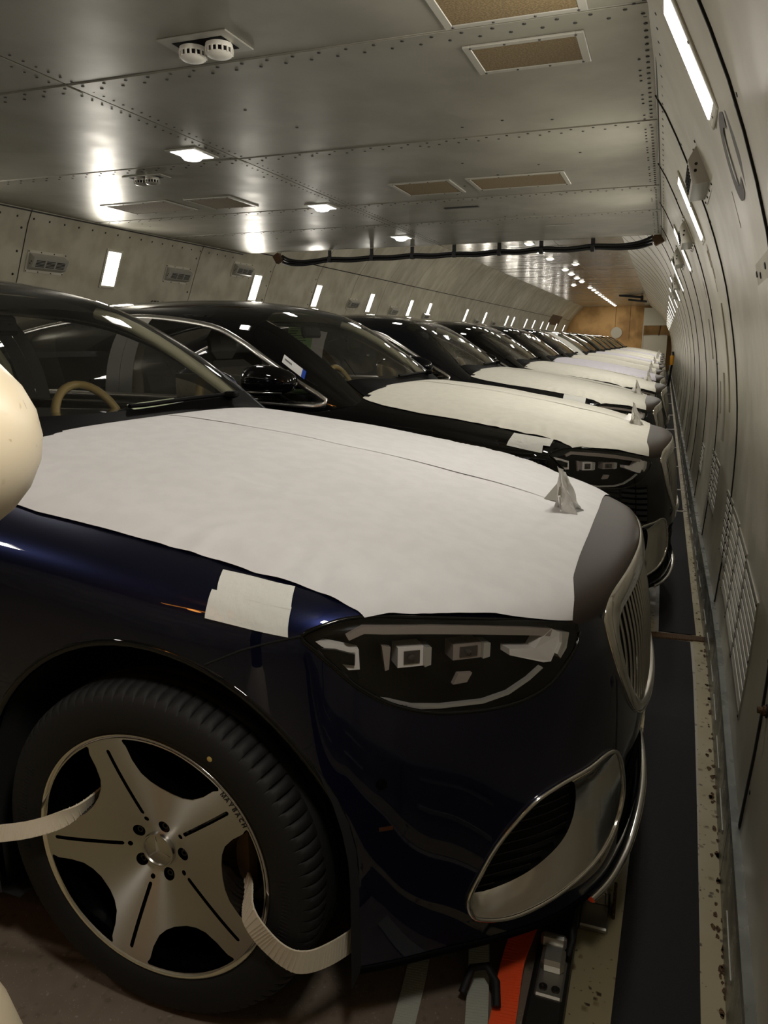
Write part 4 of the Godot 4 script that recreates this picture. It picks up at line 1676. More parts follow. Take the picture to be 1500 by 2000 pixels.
	for k in 121:
		var x := lerpf(-4.2, -.5, k / 120.0)
		var row := PackedVector3Array()
		for j in 41:
			row.append(house(x, PI / 2 * j / 40.0))
		P.append(row)
	var gh := MB.new()
	gh.grid(P)
	if gh.n[60 * 41 + 20].z < 0:
		for k in gh.n.size(): gh.n[k] = -gh.n[k]
		gh.rewind()
	gh = gh.clip(func(p: Vector3) -> float: return .96 - p.y)
	var side_sd := func(p: Vector3) -> float:
		if p.z < .35: return 1.0
		return poly_sd(Vector2(p.x, p.y), DLO)
	var ws_sd := func(p: Vector3) -> float:   # windshield opening seen from above
		var w := lerpf(.735, .665, clampf((-.70 - p.x) / .58, 0, 1))
		return maxf(maxf(p.x + .70 - .05 * (1.0 - pow(absf(p.z) / .74, 2)), -1.30 + .06 * pow(absf(p.z) / .6, 2) - p.x), absf(p.z) - w)
	var rw_sd := func(p: Vector3) -> float:
		var w := lerpf(.60, .68, clampf((-3.2 - p.x) / .7, 0, 1))
		return maxf(maxf(p.x + 3.22, -3.98 - p.x), absf(p.z) - w)
	var roof := gh.clip(func(p: Vector3) -> float: return -side_sd.call(p))
	roof = roof.clip(func(p: Vector3) -> float: return -ws_sd.call(p))
	roof = roof.clip(func(p: Vector3) -> float: return -rw_sd.call(p))
	var roofglass_sd := func(p: Vector3) -> float: return maxf(maxf(p.x + 1.36, -2.75 - p.x), absf(p.z) - .50)
	C.roof = both(roof.clip(func(p: Vector3) -> float: return -roofglass_sd.call(p))).mesh()
	C.roof_glass = both(roof.clip(roofglass_sd)).mesh()
	C.windshield = both(gh.clip(ws_sd)).mesh()
	C.rear_window = both(gh.clip(rw_sd)).mesh()
	var glass := gh.clip(side_sd)
	C.front_glass = glass.clip(func(p: Vector3) -> float: return -1.925 - p.x).mesh()
	C.rear_glass = glass.clip(func(p: Vector3) -> float: return p.x + 2.10).mesh()
	var bp := glass.clip(func(p: Vector3) -> float: return maxf(p.x + 1.925, -2.10 - p.x))
	for k in bp.v.size(): bp.v[k] += bp.n[k] * .003
	C.pillar = bp.clip(func(p: Vector3) -> float: return absf(p.x + 2.013) * -1.0 + .003).mesh()
	# bright trim round the side glass
	var trim := MB.new()
	var tp := []
	for p in DLO:
		tp.append(Vector3(p.x, p.y, house_z(p.x, p.y) + .004))
	trim.tube(tp, .0165, 8, true, .5, Vector3.BACK)
	C.window_trim = trim
	# black cowl and wipers
	var cow := MB.new()
	var cr := []
	for a in 25:
		var z := lerpf(-.74, .74, a / 24.0)
		var row := PackedVector3Array()
		for q in 4:
			var x := lerpf(-.60, -.735, q / 3.0) + .05 * (1.0 - pow(absf(z) / .74, 2))
			row.append(Vector3(x, maxf(house_y(x, z), top_y(x, z)) + .003, z))
		cr.append(row)
	cow.grid(cr)
	for k in cow.n.size():
		if cow.n[k].y < 0: cow.n[k] = -cow.n[k]
	cow.rewind()
	C.cowl = cow.mesh()
	var wip := MB.new()
	var wpth := []
	for q in 9:
		var z := lerpf(-.55, .05, q / 8.0)
		var x := -.705 + .03 * (1.0 - absf(z)) - .01 * q / 8.0
		wpth.append(Vector3(x, maxf(house_y(x, z), top_y(x, z)) + .014, z))
	wip.tube(wpth, .007, 6)
	wip.box(wpth[0] + Vector3(.01, .0, 0), Vector3(.05, .025, .07), Basis(Vector3.UP, .3), .008)
	C.wiper = wip.mesh()
	# ---- mirrors, folded against the doors
	var mr := MB.new()
	var mrr := []
	for a in 21:
		var th := PI * a / 20.0
		var row := PackedVector3Array()
		for q in 28:
			var ph := TAU * q / 28.0
			var cx := cos(th)
			var ex := signf(cx) * pow(absf(cx), .75 if cx < 0 else 1.0)
			var rad := pow(sin(th), .62)
			row.append(Vector3(-1.06 + .15 * ex, 1.165 + (.082 if sin(ph) > 0 else .07) * sin(ph) * rad * (1.0 - .18 * ex), .965 + .062 * cos(ph) * rad))
		mrr.append(row)
	mr.grid(mrr, false, true)
	for k in mr.v.size():
		if mr.n[k].dot(mr.v[k] - Vector3(-1.06, 1.165, .965)) < 0: mr.n[k] = -mr.n[k]
	mr.rewind()
	C.mirror = mr
	var mst := MB.new()
	mst.tube([Vector3(-1.205, 1.118, .985), Vector3(-1.15, 1.117, 1.012), Vector3(-1.06, 1.116, 1.021), Vector3(-.97, 1.114, 1.005)], .005, 6)
	C.mirror_strip = mst
	var mar := MB.new()
	mar.tube([Vector3(-1.02, 1.105, .97), Vector3(-1.0, 1.07, .90), Vector3(-.98, 1.055, .86)], .020, 8, false, .6)
	C.mirror_arm = mar
	var mgl := MB.new()
	mgl.box(Vector3(-1.08, 1.17, .905), Vector3(.2, .11, .006), Basis(), .003)
	C.mirror_glass = mgl
	# door handles
	C.handle = skin_plate([Vector2(-1.75, .90), Vector2(-1.52, .905), Vector2(-1.52, .888), Vector2(-1.75, .883)], .004, .006)
	# tail
	var tl := half.clip(func(p: Vector3) -> float: return maxf(p.x + 4.25, maxf(absf(p.y - .88) - .05, .45 - p.z)))
	for k in tl.v.size(): tl.v[k] += tl.n[k] * .004
	C.tail = tl
	# ---- hood ornament
	var orn := MB.new()
	orn.tube([Vector3(.665, .89, 0), Vector3(.66, .93, 0)], .012, 8)
	orn.box(Vector3(.655, .965, 0), Vector3(.01, .07, .07), Basis(Vector3.RIGHT, PI / 4), .003)
	C.ornament = orn.mesh()
	# ---- interior
	var da := MB.new()
	var dr := []
	for a in 13:
		var z := lerpf(-.74, .74, a / 12.0)
		dr.append(PackedVector3Array([Vector3(-.70, 1.075, z), Vector3(-.86, 1.078, z), Vector3(-1.02, 1.062, z), Vector3(-1.10, 1.03, z), Vector3(-1.13, .95, z), Vector3(-1.14, .8, z)]))
	da.grid(dr)
	for k in da.n.size():
		if da.n[k].dot(Vector3(-.5, 1, 0)) < 0: da.n[k] = -da.n[k]
	da.rewind()
	C.dash = da.mesh()
	var bind := MB.new()
	bind.tube([Vector3(-1.0, 1.06, -.62), Vector3(-1.0, 1.085, -.55), Vector3(-1.0, 1.095, -.42), Vector3(-1.0, 1.085, -.29), Vector3(-1.0, 1.06, -.22)], .03, 8)
	C.binnacle = bind.mesh()
	var sw := MB.new()
	var sp2 := []
	var sb := Basis(Vector3.BACK, deg_to_rad(22))
	for k in 32:
		var an := TAU * k / 32.0
		sp2.append(Vector3(-1.24, 1.025, -.42) + sb * Vector3(0, sin(an) * .185, cos(an) * .185))
	sw.tube(sp2, .017, 8, true)
	C.steer_rim = sw.mesh()
	var sh := MB.new()
	sh.lathe([Vector2(.07, -.02), Vector2(.07, .01), Vector2(.05, .03), Vector2(.0001, .035)], Vector3(-1.23, 1.025, -.42), basis_from_y(sb * Vector3(-1, 0, 0)), 20)
	for k in 3:
		var an: float = [0.0, PI, -PI / 2][k]
		sh.tube([Vector3(-1.235, 1.025, -.42), Vector3(-1.24, 1.025, -.42) + sb * Vector3(0, sin(an) * .18, cos(an) * .18)], .018, 6)
	C.steer_hub = sh.mesh()
	var seat := MB.new()
	seat.box(Vector3(0, .58, 0), Vector3(.52, .18, .54), Basis(), .05)
	seat.box(Vector3(-.33, .90, 0), Vector3(.18, .68, .52), Basis(Vector3.BACK, .22), .06)
	C.seat = seat.mesh()
	var hr := MB.new()
	hr.box(Vector3(-.43, 1.345, 0), Vector3(.11, .20, .30), Basis(Vector3.BACK, .12), .05)
	C.headrest = hr.mesh()
	var bench := MB.new()
	bench.box(Vector3(-3.0, .60, 0), Vector3(.6, .2, 1.4), Basis(), .06)
	bench.box(Vector3(-3.32, .95, 0), Vector3(.2, .7, 1.4), Basis(Vector3.BACK, .3), .06)
	C.bench = bench.mesh()
	var dc := MB.new()
	dc.box(Vector3(-1.75, .93, .80), Vector3(1.9, .20, .06), Basis(), .02)
	C.door_card = dc
	var cons := MB.new()
	cons.box(Vector3(-1.55, .68, 0), Vector3(.9, .2, .26), Basis(), .04)
	C.console = cons.mesh()
	var apil := MB.new()
	var pa := []
	for q in 8:
		var x := lerpf(-.74, -1.30, q / 7.0)
		var z := lerpf(.755, .60, q / 7.0)
		pa.append(Vector3(x - .03, house_y(x, z) - .035, z))
	apil.tube(pa, .034, 8, false, .7)
	C.apillar = apil
	var bpil := MB.new()
	bpil.tube([Vector3(-2.0, 1.0, .80), Vector3(-2.03, 1.25, .77), Vector3(-2.05, 1.46, .64)], .05, 8, false, .5)
	C.bpillar = bpil
	var head := MB.new()
	var hrw := []
	for a in 9:
		var row := PackedVector3Array()
		for q in 13:
			var x := lerpf(-1.33, -3.1, a / 8.0)
			var z := lerpf(-.60, .60, q / 12.0)
			row.append(Vector3(x, house_y(x, z) - .04, z))
		hrw.append(row)
	head.grid(hrw)
	for k in head.n.size():
		if head.n[k].y > 0: head.n[k] = -head.n[k]
	head.rewind()
	C.headliner = head.mesh()
	var rvm := MB.new()
	rvm.box(Vector3(-1.28, 1.42, 0), Vector3(.03, .07, .24), Basis(Vector3.BACK, .2), .012)
	C.rear_mirror = rvm.mesh()
	# ---- hood film
	film_mesh()

# point on the hood/fender/skirt surface given x and y (near side), d outward
func on_skin(x: float, y: float, d: float) -> Vector3:
	var lo := 9.0
	var hi := 26.9
	for k in 18:
		var mid := (lo + hi) / 2
		if plan_at(mid)[0] < x: lo = mid
		else: hi = mid
	var c := plan_at(lo)
	if y <= c[3]:
		return skx(x, y, d)
	var W: float = c[1] + c[7] * skin_off(c[3], c[2])
	var h := clampf((y - c[3]) / (c[4] - c[3]), 0, 1)
	var z := W * pow(1.0 - pow(h, c[5]), 1.0 / c[5])
	return Vector3(x, y, z + d)

# flat band between two (z, y) outlines on the nose, proud by d, rounded towards its edges
func ring_patch(outer: PackedVector2Array, inner: PackedVector2Array, d: float) -> MB:
	var mb := MB.new()
	var N := 120
	var po := resample(outer, N)
	var pi := resample(inner, N)
	var rows := []
	for e in [[0.0, -.012], [0.0, .45], [.08, .85], [.3, 1.0], [.7, .9], [.93, .6], [1.0, .2], [1.0, -4.0]]:
		var row := PackedVector3Array()
		for k in N:
			var q: Vector2 = po[k].lerp(pi[k], e[0])
			row.append(nose_pt(q, d * e[1]))
		rows.append(row)
	mb.grid(rows, false, true)
	# most normals must point forward or outward
	var s := 0.0
	for k in range(3 * N, 4 * N): s += mb.n[k].x
	if s < 0:
		for k in mb.n.size(): mb.n[k] = -mb.n[k]
		mb.rewind()
	return mb

func nose_pt(q: Vector2, d: float) -> Vector3:
	var lo := 17.0
	var hi := PLAN.size() - 1.0
	var az := absf(q.x)
	for k in 16:
		var mid := (lo + hi) / 2
		if skirt(mid, minf(q.y, .84)).z > az: lo = mid
		else: hi = mid
	var c := plan_at(lo)
	if q.y <= c[3]:
		return skz(q.x, q.y, d)
	var p := skz(q.x, c[3], d)
	var over: float = q.y - c[3]
	return Vector3(p.x - over * over * 6.0, q.y, p.z)

func resample(poly: PackedVector2Array, N: int) -> PackedVector2Array:
	# by angle round the middle, so that the two outlines match
	var c := Vector2(0, .66)
	var o := PackedVector2Array()
	for k in N:
		var an := TAU * k / N
		var dir := Vector2(cos(an) * 1.4, sin(an) * .6).normalized()
		var best := 0.0
		for j in poly.size():
			var a := poly[j] - c
			var b := poly[(j + 1) % poly.size()] - c
			var e := b - a
			var den := dir.cross(e)
			if absf(den) < 1e-9: continue
			var t := a.cross(e) / den
			var s := a.cross(dir) / den
			if t > 0 and s >= -1e-6 and s <= 1 + 1e-6: best = maxf(best, t)
		o.append(c + dir * best)
	return o

func intake_blade() -> MB:
	# wide bright blade filling the lower part between rim and mesh opening
	var mb := MB.new()
	var N := 48
	var c := Vector2(.715, .36)
	var rows := []
	var po := []
	var pi := []
	for k in N:
		var an := TAU * k / N
		var dir := Vector2(cos(an), sin(an))
		for pair in [[INTAKE, po], [INTAKE_IN, pi]]:
			var poly: PackedVector2Array = pair[0]
			var best := 0.0
			for j in poly.size():
				var a := poly[j] - c
				var b := poly[(j + 1) % poly.size()] - c
				var e := b - a
				var den := dir.cross(e)
				if absf(den) < 1e-9: continue
				var t := a.cross(e) / den
				var s := a.cross(dir) / den
				if t > 0 and s >= -1e-6 and s <= 1 + 1e-6: best = maxf(best, t)
			pair[1].append(c + dir * best)
	for e in [[0.0, .002], [.25, -.004], [.6, -.016], [1.0, -.034]]:
		var row := PackedVector3Array()
		for k in N:
			var q: Vector2 = po[k].lerp(pi[k], e[0])
			row.append(skx(q.x, q.y, e[1]))
		rows.append(row)
	mb.grid(rows, false, true)
	var s := 0.0
	for k in mb.n.size(): s += mb.n[k].z + mb.n[k].x
	if s < 0:
		for k in mb.n.size(): mb.n[k] = -mb.n[k]
		mb.rewind()
	return mb

func film_outline() -> PackedVector2Array:
	var near := [Vector2(-.655, .745), Vector2(-.60, .79), Vector2(-.50, .825), Vector2(-.3, .850), Vector2(-.12, .853), Vector2(.0, .853), Vector2(.1, .853), Vector2(.2, .857), Vector2(.31, .858), Vector2(.41, .858), Vector2(.455, .87), Vector2(.62, .78), Vector2(.752, .615), Vector2(.750, .55), Vector2(.738, .462), Vector2(.738, .338), Vector2(.741, .15)]
	var o := PackedVector2Array()
	for p in near: o.append(p)
	for k in range(near.size() - 1, -1, -1): o.append(Vector2(near[k].x, -near[k].y))
	for e in [[-.625, -.62], [-.622, -.3], [-.632, 0], [-.65, .3], [-.65, .55]]: o.append(Vector2(e[0], e[1]))
	return o

func film_mesh() -> void:
	var out := film_outline()
	var nz := FastNoiseLite.new()
	nz.seed = 4
	nz.frequency = 3.0
	nz.fractal_octaves = 4
	var src := both(C.half)
	src = src.clip(func(p: Vector3) -> float: return -.70 - p.x)
	src = src.clip(func(p: Vector3) -> float: return .80 - p.y)
	# front: stop above the lamps
	src = src.clip(func(p: Vector3) -> float:
		if p.x < .40 or absf(p.z) < .3: return -1.0
		return lin([.40, .462, .619, .753, .8], [.884, .888, .863, .826, .80], p.x) - p.y)
	src = src.clip(func(p: Vector3) -> float: return poly_sd(Vector2(p.x, p.z), out))
	for k in src.v.size():
		var p: Vector3 = src.v[k]
		var ed := clampf(-poly_sd(Vector2(p.x, p.z), out) / .05, 0, 1)
		var h := .004 + .004 * ed + .0035 * nz.get_noise_3d(p.x * .5, p.z, 3.0) * ed
		# wrinkles along the sides towards the front
		var wr := exp(-pow((absf(p.z) - .80) / .07, 2)) * clampf((p.x + .2) / .3, 0, 1)
		h += .003 * wr * sin(p.x * 70.0 + p.z * 40.0 + 6.0 * nz.get_noise_2d(p.x, p.z))
		src.v[k] = p + src.n[k] * maxf(h, .002)
	# normals again from faces
	var acc := PackedVector3Array()
	acc.resize(src.v.size())
	for t in src.i.size() / 3:
		var a := src.i[t * 3]; var b := src.i[t * 3 + 1]; var c := src.i[t * 3 + 2]
		var fn := (src.v[c] - src.v[a]).cross(src.v[b] - src.v[a])
		acc[a] += fn; acc[b] += fn; acc[c] += fn
	for k in acc.size():
		if acc[k].length_squared() > 1e-20:
			var nn := acc[k].normalized()
			src.n[k] = nn if nn.dot(src.n[k]) > 0 else -nn
	src.rewind()
	C.film = src.mesh()
	# second sheet lapped over the far half
	var lap := MB.new()
	var rows := []
	for a in 60:
		var x := lerpf(-.60, .70, a / 59.0)
		var row := PackedVector3Array()
		for q in 6:
			var z := lerpf(-.045 - .02 * sin(x * 3.0), -.16, q / 5.0)
			row.append(Vector3(x, top_y(x, z) + (.0095 if q == 0 else .0092 - .0008 * q), z))
		rows.append(row)
	lap.grid(rows)
	for k in lap.n.size():
		if lap.n[k].y < 0: lap.n[k] = -lap.n[k]
	lap.rewind()
	C.film_lap = lap.mesh()

var side_cache := {}
func lr(key: String, right: bool) -> ArrayMesh:
	var id := key + ("r" if right else "l")
	if not side_cache.has(id):
		var mb: MB = C[key]
		side_cache[id] = mb.mesh() if right else mb.mirrored_z().mesh()
	return side_cache[id]

func sub(called: String, parent: Node3D) -> Node3D:
	var o := Node3D.new()
	o.name = called
	parent.add_child(o, true)
	return o

const PAINTED := ["body", "roof", "mirror_shell"]

func build_car(label: String) -> Node3D:
	var car := thing("sedan", label, "car")
	part("body", C.body, M.paint_navy, car)
	part("nose_cap", C.nose_cap, M.nose_film, car)
	part("underbody", C.underbody, M.liner_black, car)
	part("roof", C.roof, M.paint_black, car)
	part("roof_glass", C.roof_glass, M.gloss_black, car)
	part("windshield", C.windshield, M.glass, car)
	part("rear_window", C.rear_window, M.side_glass, car)
	part("cowl", C.cowl, M.trim_black, car)
	part("wiper", C.wiper, M.trim_black, car)
	for r in [true, false]:
		for nm in ["front", "rear"]:
			part("wheel_housing", lr("housing_" + nm, r), M.liner_black, car)
			part("arch_lip", lr("arch_" + nm, r), M.paint_black, car)
		for k in 3: part("panel_gap", lr("gap_%d" % k, r), M.liner_black, car)
		part("lower_edge", lr("lip2", r), M.trim_black, car)
		part("parking_sensor", lr("sensor", r), M.trim_black, car)
		part("reflector", lr("reflector", r), M.amber, car)
		part("door_handle", lr("handle", r), M.satin_chrome, car)
		part("tail_light", lr("tail", r), M.red_paint, car)
		part("inner_pillar", lr("apillar", r), M.interior_beige, car)
		part("inner_pillar", lr("bpillar", r), M.interior_beige, car)
		part("door_panel", lr("door_card", r), M.interior_seat, car)
		part("side_window", flip_mesh("front_glass", r), M.side_glass, car)
		part("side_window", flip_mesh("rear_glass", r), M.side_glass, car)
		part("pillar_cover", flip_mesh("pillar", r), M.pillar_film, car)
		part("window_trim", lr("window_trim", r), M.satin_chrome, car)
		var mi := sub("mirror", car)
		part("mirror_shell", lr("mirror", r), M.paint_black, mi)
		part("chrome_strip", lr("mirror_strip", r), M.chrome, mi)
		part("mirror_arm", lr("mirror_arm", r), M.trim_black, mi)
		part("mirror_glass", lr("mirror_glass", r), M.chrome, mi)
		var hl := sub("headlight", car)
		part("bowl", lr("lamp_bowl", r), M.lamp_dark, hl)
		part("light_bar", lr("lamp_topbar", r), M.lamp_bar, hl)
		part("corner_reflector", lr("lamp_hook", r), M.lamp_white, hl)
		part("corner_prism", lr("lamp_hook_end", r), M.lamp_silver, hl)
		part("wing_reflector", lr("lamp_wing", r), M.lamp_white, hl)
		part("wing_lens", lr("lamp_wing_lens", r), M.lamp_dark, hl)
		part("lower_trim", lr("lamp_strip", r), M.lamp_silver, hl)
		part("facets", lr("lamp_facets", r), M.lamp_bar, hl)
		for k in 3:
			for q in 3:
				var mb: MB = C.mods[k][q]
				part(["projector_housing", "projector_lens", "projector_prism"][q], mb.mesh() if r else mb.mirrored_z().mesh(), [M.lamp_white if k == 0 else M.lamp_bar, M.projector, M.lamp_silver][q], hl)
		if r:
			var tx := "MAYBACH"
			for k in 7:
				var lx := .460 + k * .0058
				var ly := lin([.455, .476, .505], [.7345, .7215, .7125], lx)
				var c0 := skx(lx, ly, -.0055)
				var nn := (skx(lx, ly, .1) - c0).normalized()
				var ax := (skx(lx + .006, lin([.455, .476, .505], [.7345, .7215, .7125], lx + .006), -.0055) - c0).normalized()
				part("lamp_letter", letters(tx[k], .0055), M.ink, hl, Transform3D(Basis(ax, nn.cross(ax), nn), c0))
		part("lens", lr("lens", r), M.lens_glass, hl)
		part("lens_edge", lr("lamp_edge", r), M.gloss_black, hl)
		var it := sub("lower_intake", car)
		part("chrome_rim", lr("intake_rim", r), M.chrome, it)
		part("chrome_blade", lr("intake_blade", r), M.chrome, it)
		part("dark_recess", lr("intake_back", r), M.liner_black, it)
		part("mesh", lr("intake_mesh", r), M.gloss_black, it)
	var gr := sub("grille", car)
	part("chrome_surround", C.grille_frame, M.chrome, gr)
	part("backing", C.grille_back, M.liner_black, gr)
	for s in C.slats: part("slat", s, M.satin_chrome, gr)
	var lg := sub("lower_grille", car)
	part("backing", C.lower_back, M.liner_black, lg)
	for s in C.lower_bars: part("bar", s, M.trim_black, lg)
	part("front_lip", C.lip, M.chrome, car)
	part("dashboard", C.dash, M.interior_dark, car)
	part("instrument_hood", C.binnacle, M.interior_dark, car)
	var st := sub("steering_wheel", car)
	part("rim", C.steer_rim, M.interior_rim, st)
	part("hub", C.steer_hub, M.interior_dark, st)
	for z in [-.42, .42]:
		var se := sub("seat", car)
		se.position = Vector3(-1.75, 0, z)
		part("cushion", C.seat, M.interior_seat, se)
		part("headrest", C.headrest, M.interior_seat, se)
	part("rear_bench", C.bench, M.interior_seat, car)
	part("centre_console", C.console, M.interior_dark, car)
	part("headliner", C.headliner, M.interior_beige, car)
	part("rear_view_mirror", C.rear_mirror, M.interior_dark, car)
	part("hood_ornament", C.ornament, M.chrome, car)
	for e in [[0.0, true, 0.0, 0.0], [0.0, false, 0.0, 0.7], [REAR_AXLE, true, 0.0, 1.1], [REAR_AXLE, false, 0.0, 2.0]]:
		add_wheel(car, e[0], e[1], e[2], e[3])
	return car

func flip_mesh(key: String, right: bool) -> ArrayMesh:
	if right: return C[key]
	var id := key + "_flip"
	if not side_cache.has(id):
		var a: Array = C[key].surface_get_arrays(0)
		var v: PackedVector3Array = a[Mesh.ARRAY_VERTEX]
		var n: PackedVector3Array = a[Mesh.ARRAY_NORMAL]
		var ix: PackedInt32Array = a[Mesh.ARRAY_INDEX]
		for k in v.size():
			v[k].z = -v[k].z; n[k].z = -n[k].z
		for t in ix.size() / 3:
			var q := ix[t * 3 + 1]; ix[t * 3 + 1] = ix[t * 3 + 2]; ix[t * 3 + 2] = q
		a[Mesh.ARRAY_VERTEX] = v; a[Mesh.ARRAY_NORMAL] = n; a[Mesh.ARRAY_INDEX] = ix
		var m := ArrayMesh.new()
		m.add_surface_from_arrays(Mesh.PRIMITIVE_TRIANGLES, a)
		side_cache[id] = m
	return side_cache[id]

func paint(n: Node, m: Material) -> void:
	for c in n.get_children():
		var base: String = String(c.name).rstrip("0123456789")
		if c is MeshInstance3D and base in PAINTED:
			c.material_override = m
		paint(c, m)
# ------------------------------------------------------------------ smaller things
func patch_sheet(c: Array, wave: float, sd: int, sub_n := 8) -> MB:
	# sheet on the right fender from four (x, y) corners
	var nz := FastNoiseLite.new()
	nz.seed = sd
	nz.frequency = 12.0
	var top := []
	for q in sub_n + 1:
		var row := PackedVector3Array()
		for r in sub_n + 1:
			var u := float(q) / sub_n
			var w := float(r) / sub_n
			var a: Vector2 = c[0].lerp(c[1], u)
			var b: Vector2 = c[3].lerp(c[2], u)
			var p := a.lerp(b, w)
			var s := on_skin(p.x, p.y, 0.0)
			var out := Vector3(0, .45, .9)
			row.append(s + out * (.0045 + wave * absf(nz.get_noise_2d(p.x, p.y))))
		top.append(row)
	var mb := MB.new()
	mb.grid(top)
	for k in mb.n.size():
		if mb.n[k].z < 0: mb.n[k] = -mb.n[k]
	mb.rewind()
	return mb

func ribbon_thing(called: String, path: Array, across: Array, w: float, th: float, m: Material, label: String, cat: String, group := "") -> void:
	var mb := MB.new()
	var p2 := []
	var a2 := []
	for k in path.size() - 1:
		for s in 6:
			var t := s / 6.0
			var p0: Vector3 = path[maxi(k - 1, 0)]
			var p3: Vector3 = path[mini(k + 2, path.size() - 1)]
			p2.append(path[k].cubic_interpolate(path[k + 1], p0, p3, t))
			a2.append(across[k].lerp(across[k + 1], t).normalized())
	p2.append(path[-1])
	a2.append(across[-1])
	mb.ribbon(p2, a2, w, th)
	# woven ribs
	var t := thing(called, label, cat, Vector3.ZERO, group)
	part("webbing", mb.mesh(), m, t)
	var rb := MB.new()
	var acc := 0.0
	for k in range(1, p2.size()):
		var seg: Vector3 = p2[k] - p2[k - 1]
		var L := seg.length()
		var n := int(L / .006)
		for s in n:
			var pos: Vector3 = p2[k - 1] + seg * (float(s) / maxi(n, 1))
			var tg := seg.normalized()
			var ac: Vector3 = (a2[k] - tg * a2[k].dot(tg)).normalized()
			var nn := tg.cross(ac).normalized()
			rb.box(pos, Vector3(.0022, th + .0012, w * .96), Basis(tg, nn, tg.cross(nn)))
	tag(part("woven_ribs", rb.mesh(), m, t), "", "", "", "stuff")

func build_small() -> void:
	build_pallets()
	build_ceiling_items()
	build_wall_items()
	build_car_extras()
	build_tie_downs()
	# warm work lamp behind the viewer, mirrored in the navy fender
	var wl := thing("work_lamp", "orange glowing tube work lamp hanging outside the picture, mirrored in the navy fender", "lamp", Vector3(-1.52, 1.96, 0.5))
	wl.rotation.z = 0.45
	var lm := MB.new()
	lm.tube([Vector3(-.25, 0, .0), Vector3(.25, .0, .0)], .024, 10)
	part("glowing_tube", lm.mesh(), M.work_lamp_glow, wl)
	lm = MB.new()
	lm.box(Vector3(0, .045, 0), Vector3(.56, .03, .07), Basis(), .008)
	part("housing", lm.mesh(), M.rail, wl)
	lm = MB.new()
	lm.tube([Vector3(0, .06, 0), Vector3(.172, .36, 0)], .006, 6)
	part("hanger", lm.mesh(), M.rail, wl)
	var ol := OmniLight3D.new()
	ol.name = "lamp_light"
	ol.light_color = Color(1.0, 0.66, 0.32)
	ol.light_energy = 0.04
	ol.light_size = 0.05
	ol.omni_range = 30.0
	ol.omni_attenuation = 2.0
	ol.shadow_enabled = true
	ol.position = Vector3(0, -.06, 0)
	wl.add_child(ol)
	# cream post at the left edge
	var post := thing("cream_post", "cream enamelled post with a worn rounded head at the left edge", "post", Vector3(-0.776, DECK, -0.56))
	var mb := MB.new()
	var pr := []
	for k in 15:
		var an := -PI / 2 + PI * k / 14.0
		pr.append(Vector2(maxf(cos(an) * .165, .0001), 1.318 + sin(an) * .128))
	mb.lathe(pr, Vector3.ZERO, Basis(), 40)
	part("head", mb.mesh(), M.cream_enamel, post)
	mb = MB.new()
	mb.lathe([Vector2(.03, .60), Vector2(.032, 1.25)], Vector3.ZERO, Basis(), 20)
	part("stem", mb.mesh(), M.rail, post)
	mb = MB.new()
	mb.lathe([Vector2(.0001, .70), Vector2(.0, .70), Vector2(.03, .668), Vector2(.058, .59), Vector2(.078, .50), Vector2(.08, .0)], Vector3(-.0, 0, 0), Basis(), 32)
	part("base", mb.mesh(), M.cream_enamel, post)

func build_pallets() -> void:
	for k in 14:
		var z: float = CAR0.z + CAR_DZ[k] * .3 - CAR_STEP * k
		var t := thing("cargo_pallet", "flat aluminium cargo pallet under the %s car from the camera" % ORD[k], "pallet", Vector3(-2.8, DECK, z), "cargo pallets under the cars")
		if k == 0:
			var mb := MB.new()
			mb.box(Vector3(-.02, .035, .02), Vector3(5.30, .05, 2.26), Basis(), .004)
			C.pal_sheet = mb.mesh()
			mb = MB.new()
			mb.box(Vector3(2.665, .037, .02), Vector3(.078, .066, 2.40), Basis(), .008)
			C.pal_rail = mb.mesh()
			mb = MB.new()
			mb.box(Vector3(-2.70, .037, .02), Vector3(.06, .066, 2.40), Basis(), .008)
			C.pal_rail2 = mb.mesh()
			mb = MB.new()
			mb.box(Vector3(-.02, .034, 1.18), Vector3(5.29, .06, .05), Basis(), .006)
			C.pal_side = mb.mesh()
			mb = MB.new()
			mb.box(Vector3(-.02, .034, -1.14), Vector3(5.29, .06, .05), Basis(), .006)
			C.pal_side2 = mb.mesh()
		part("sheet", C.pal_sheet, M.pallet, t)
		part("rail", C.pal_rail, M.rail, t)
		part("rail", C.pal_rail2, M.rail, t)
		part("rail", C.pal_side, M.rail, t)
		part("rail", C.pal_side2, M.rail, t)

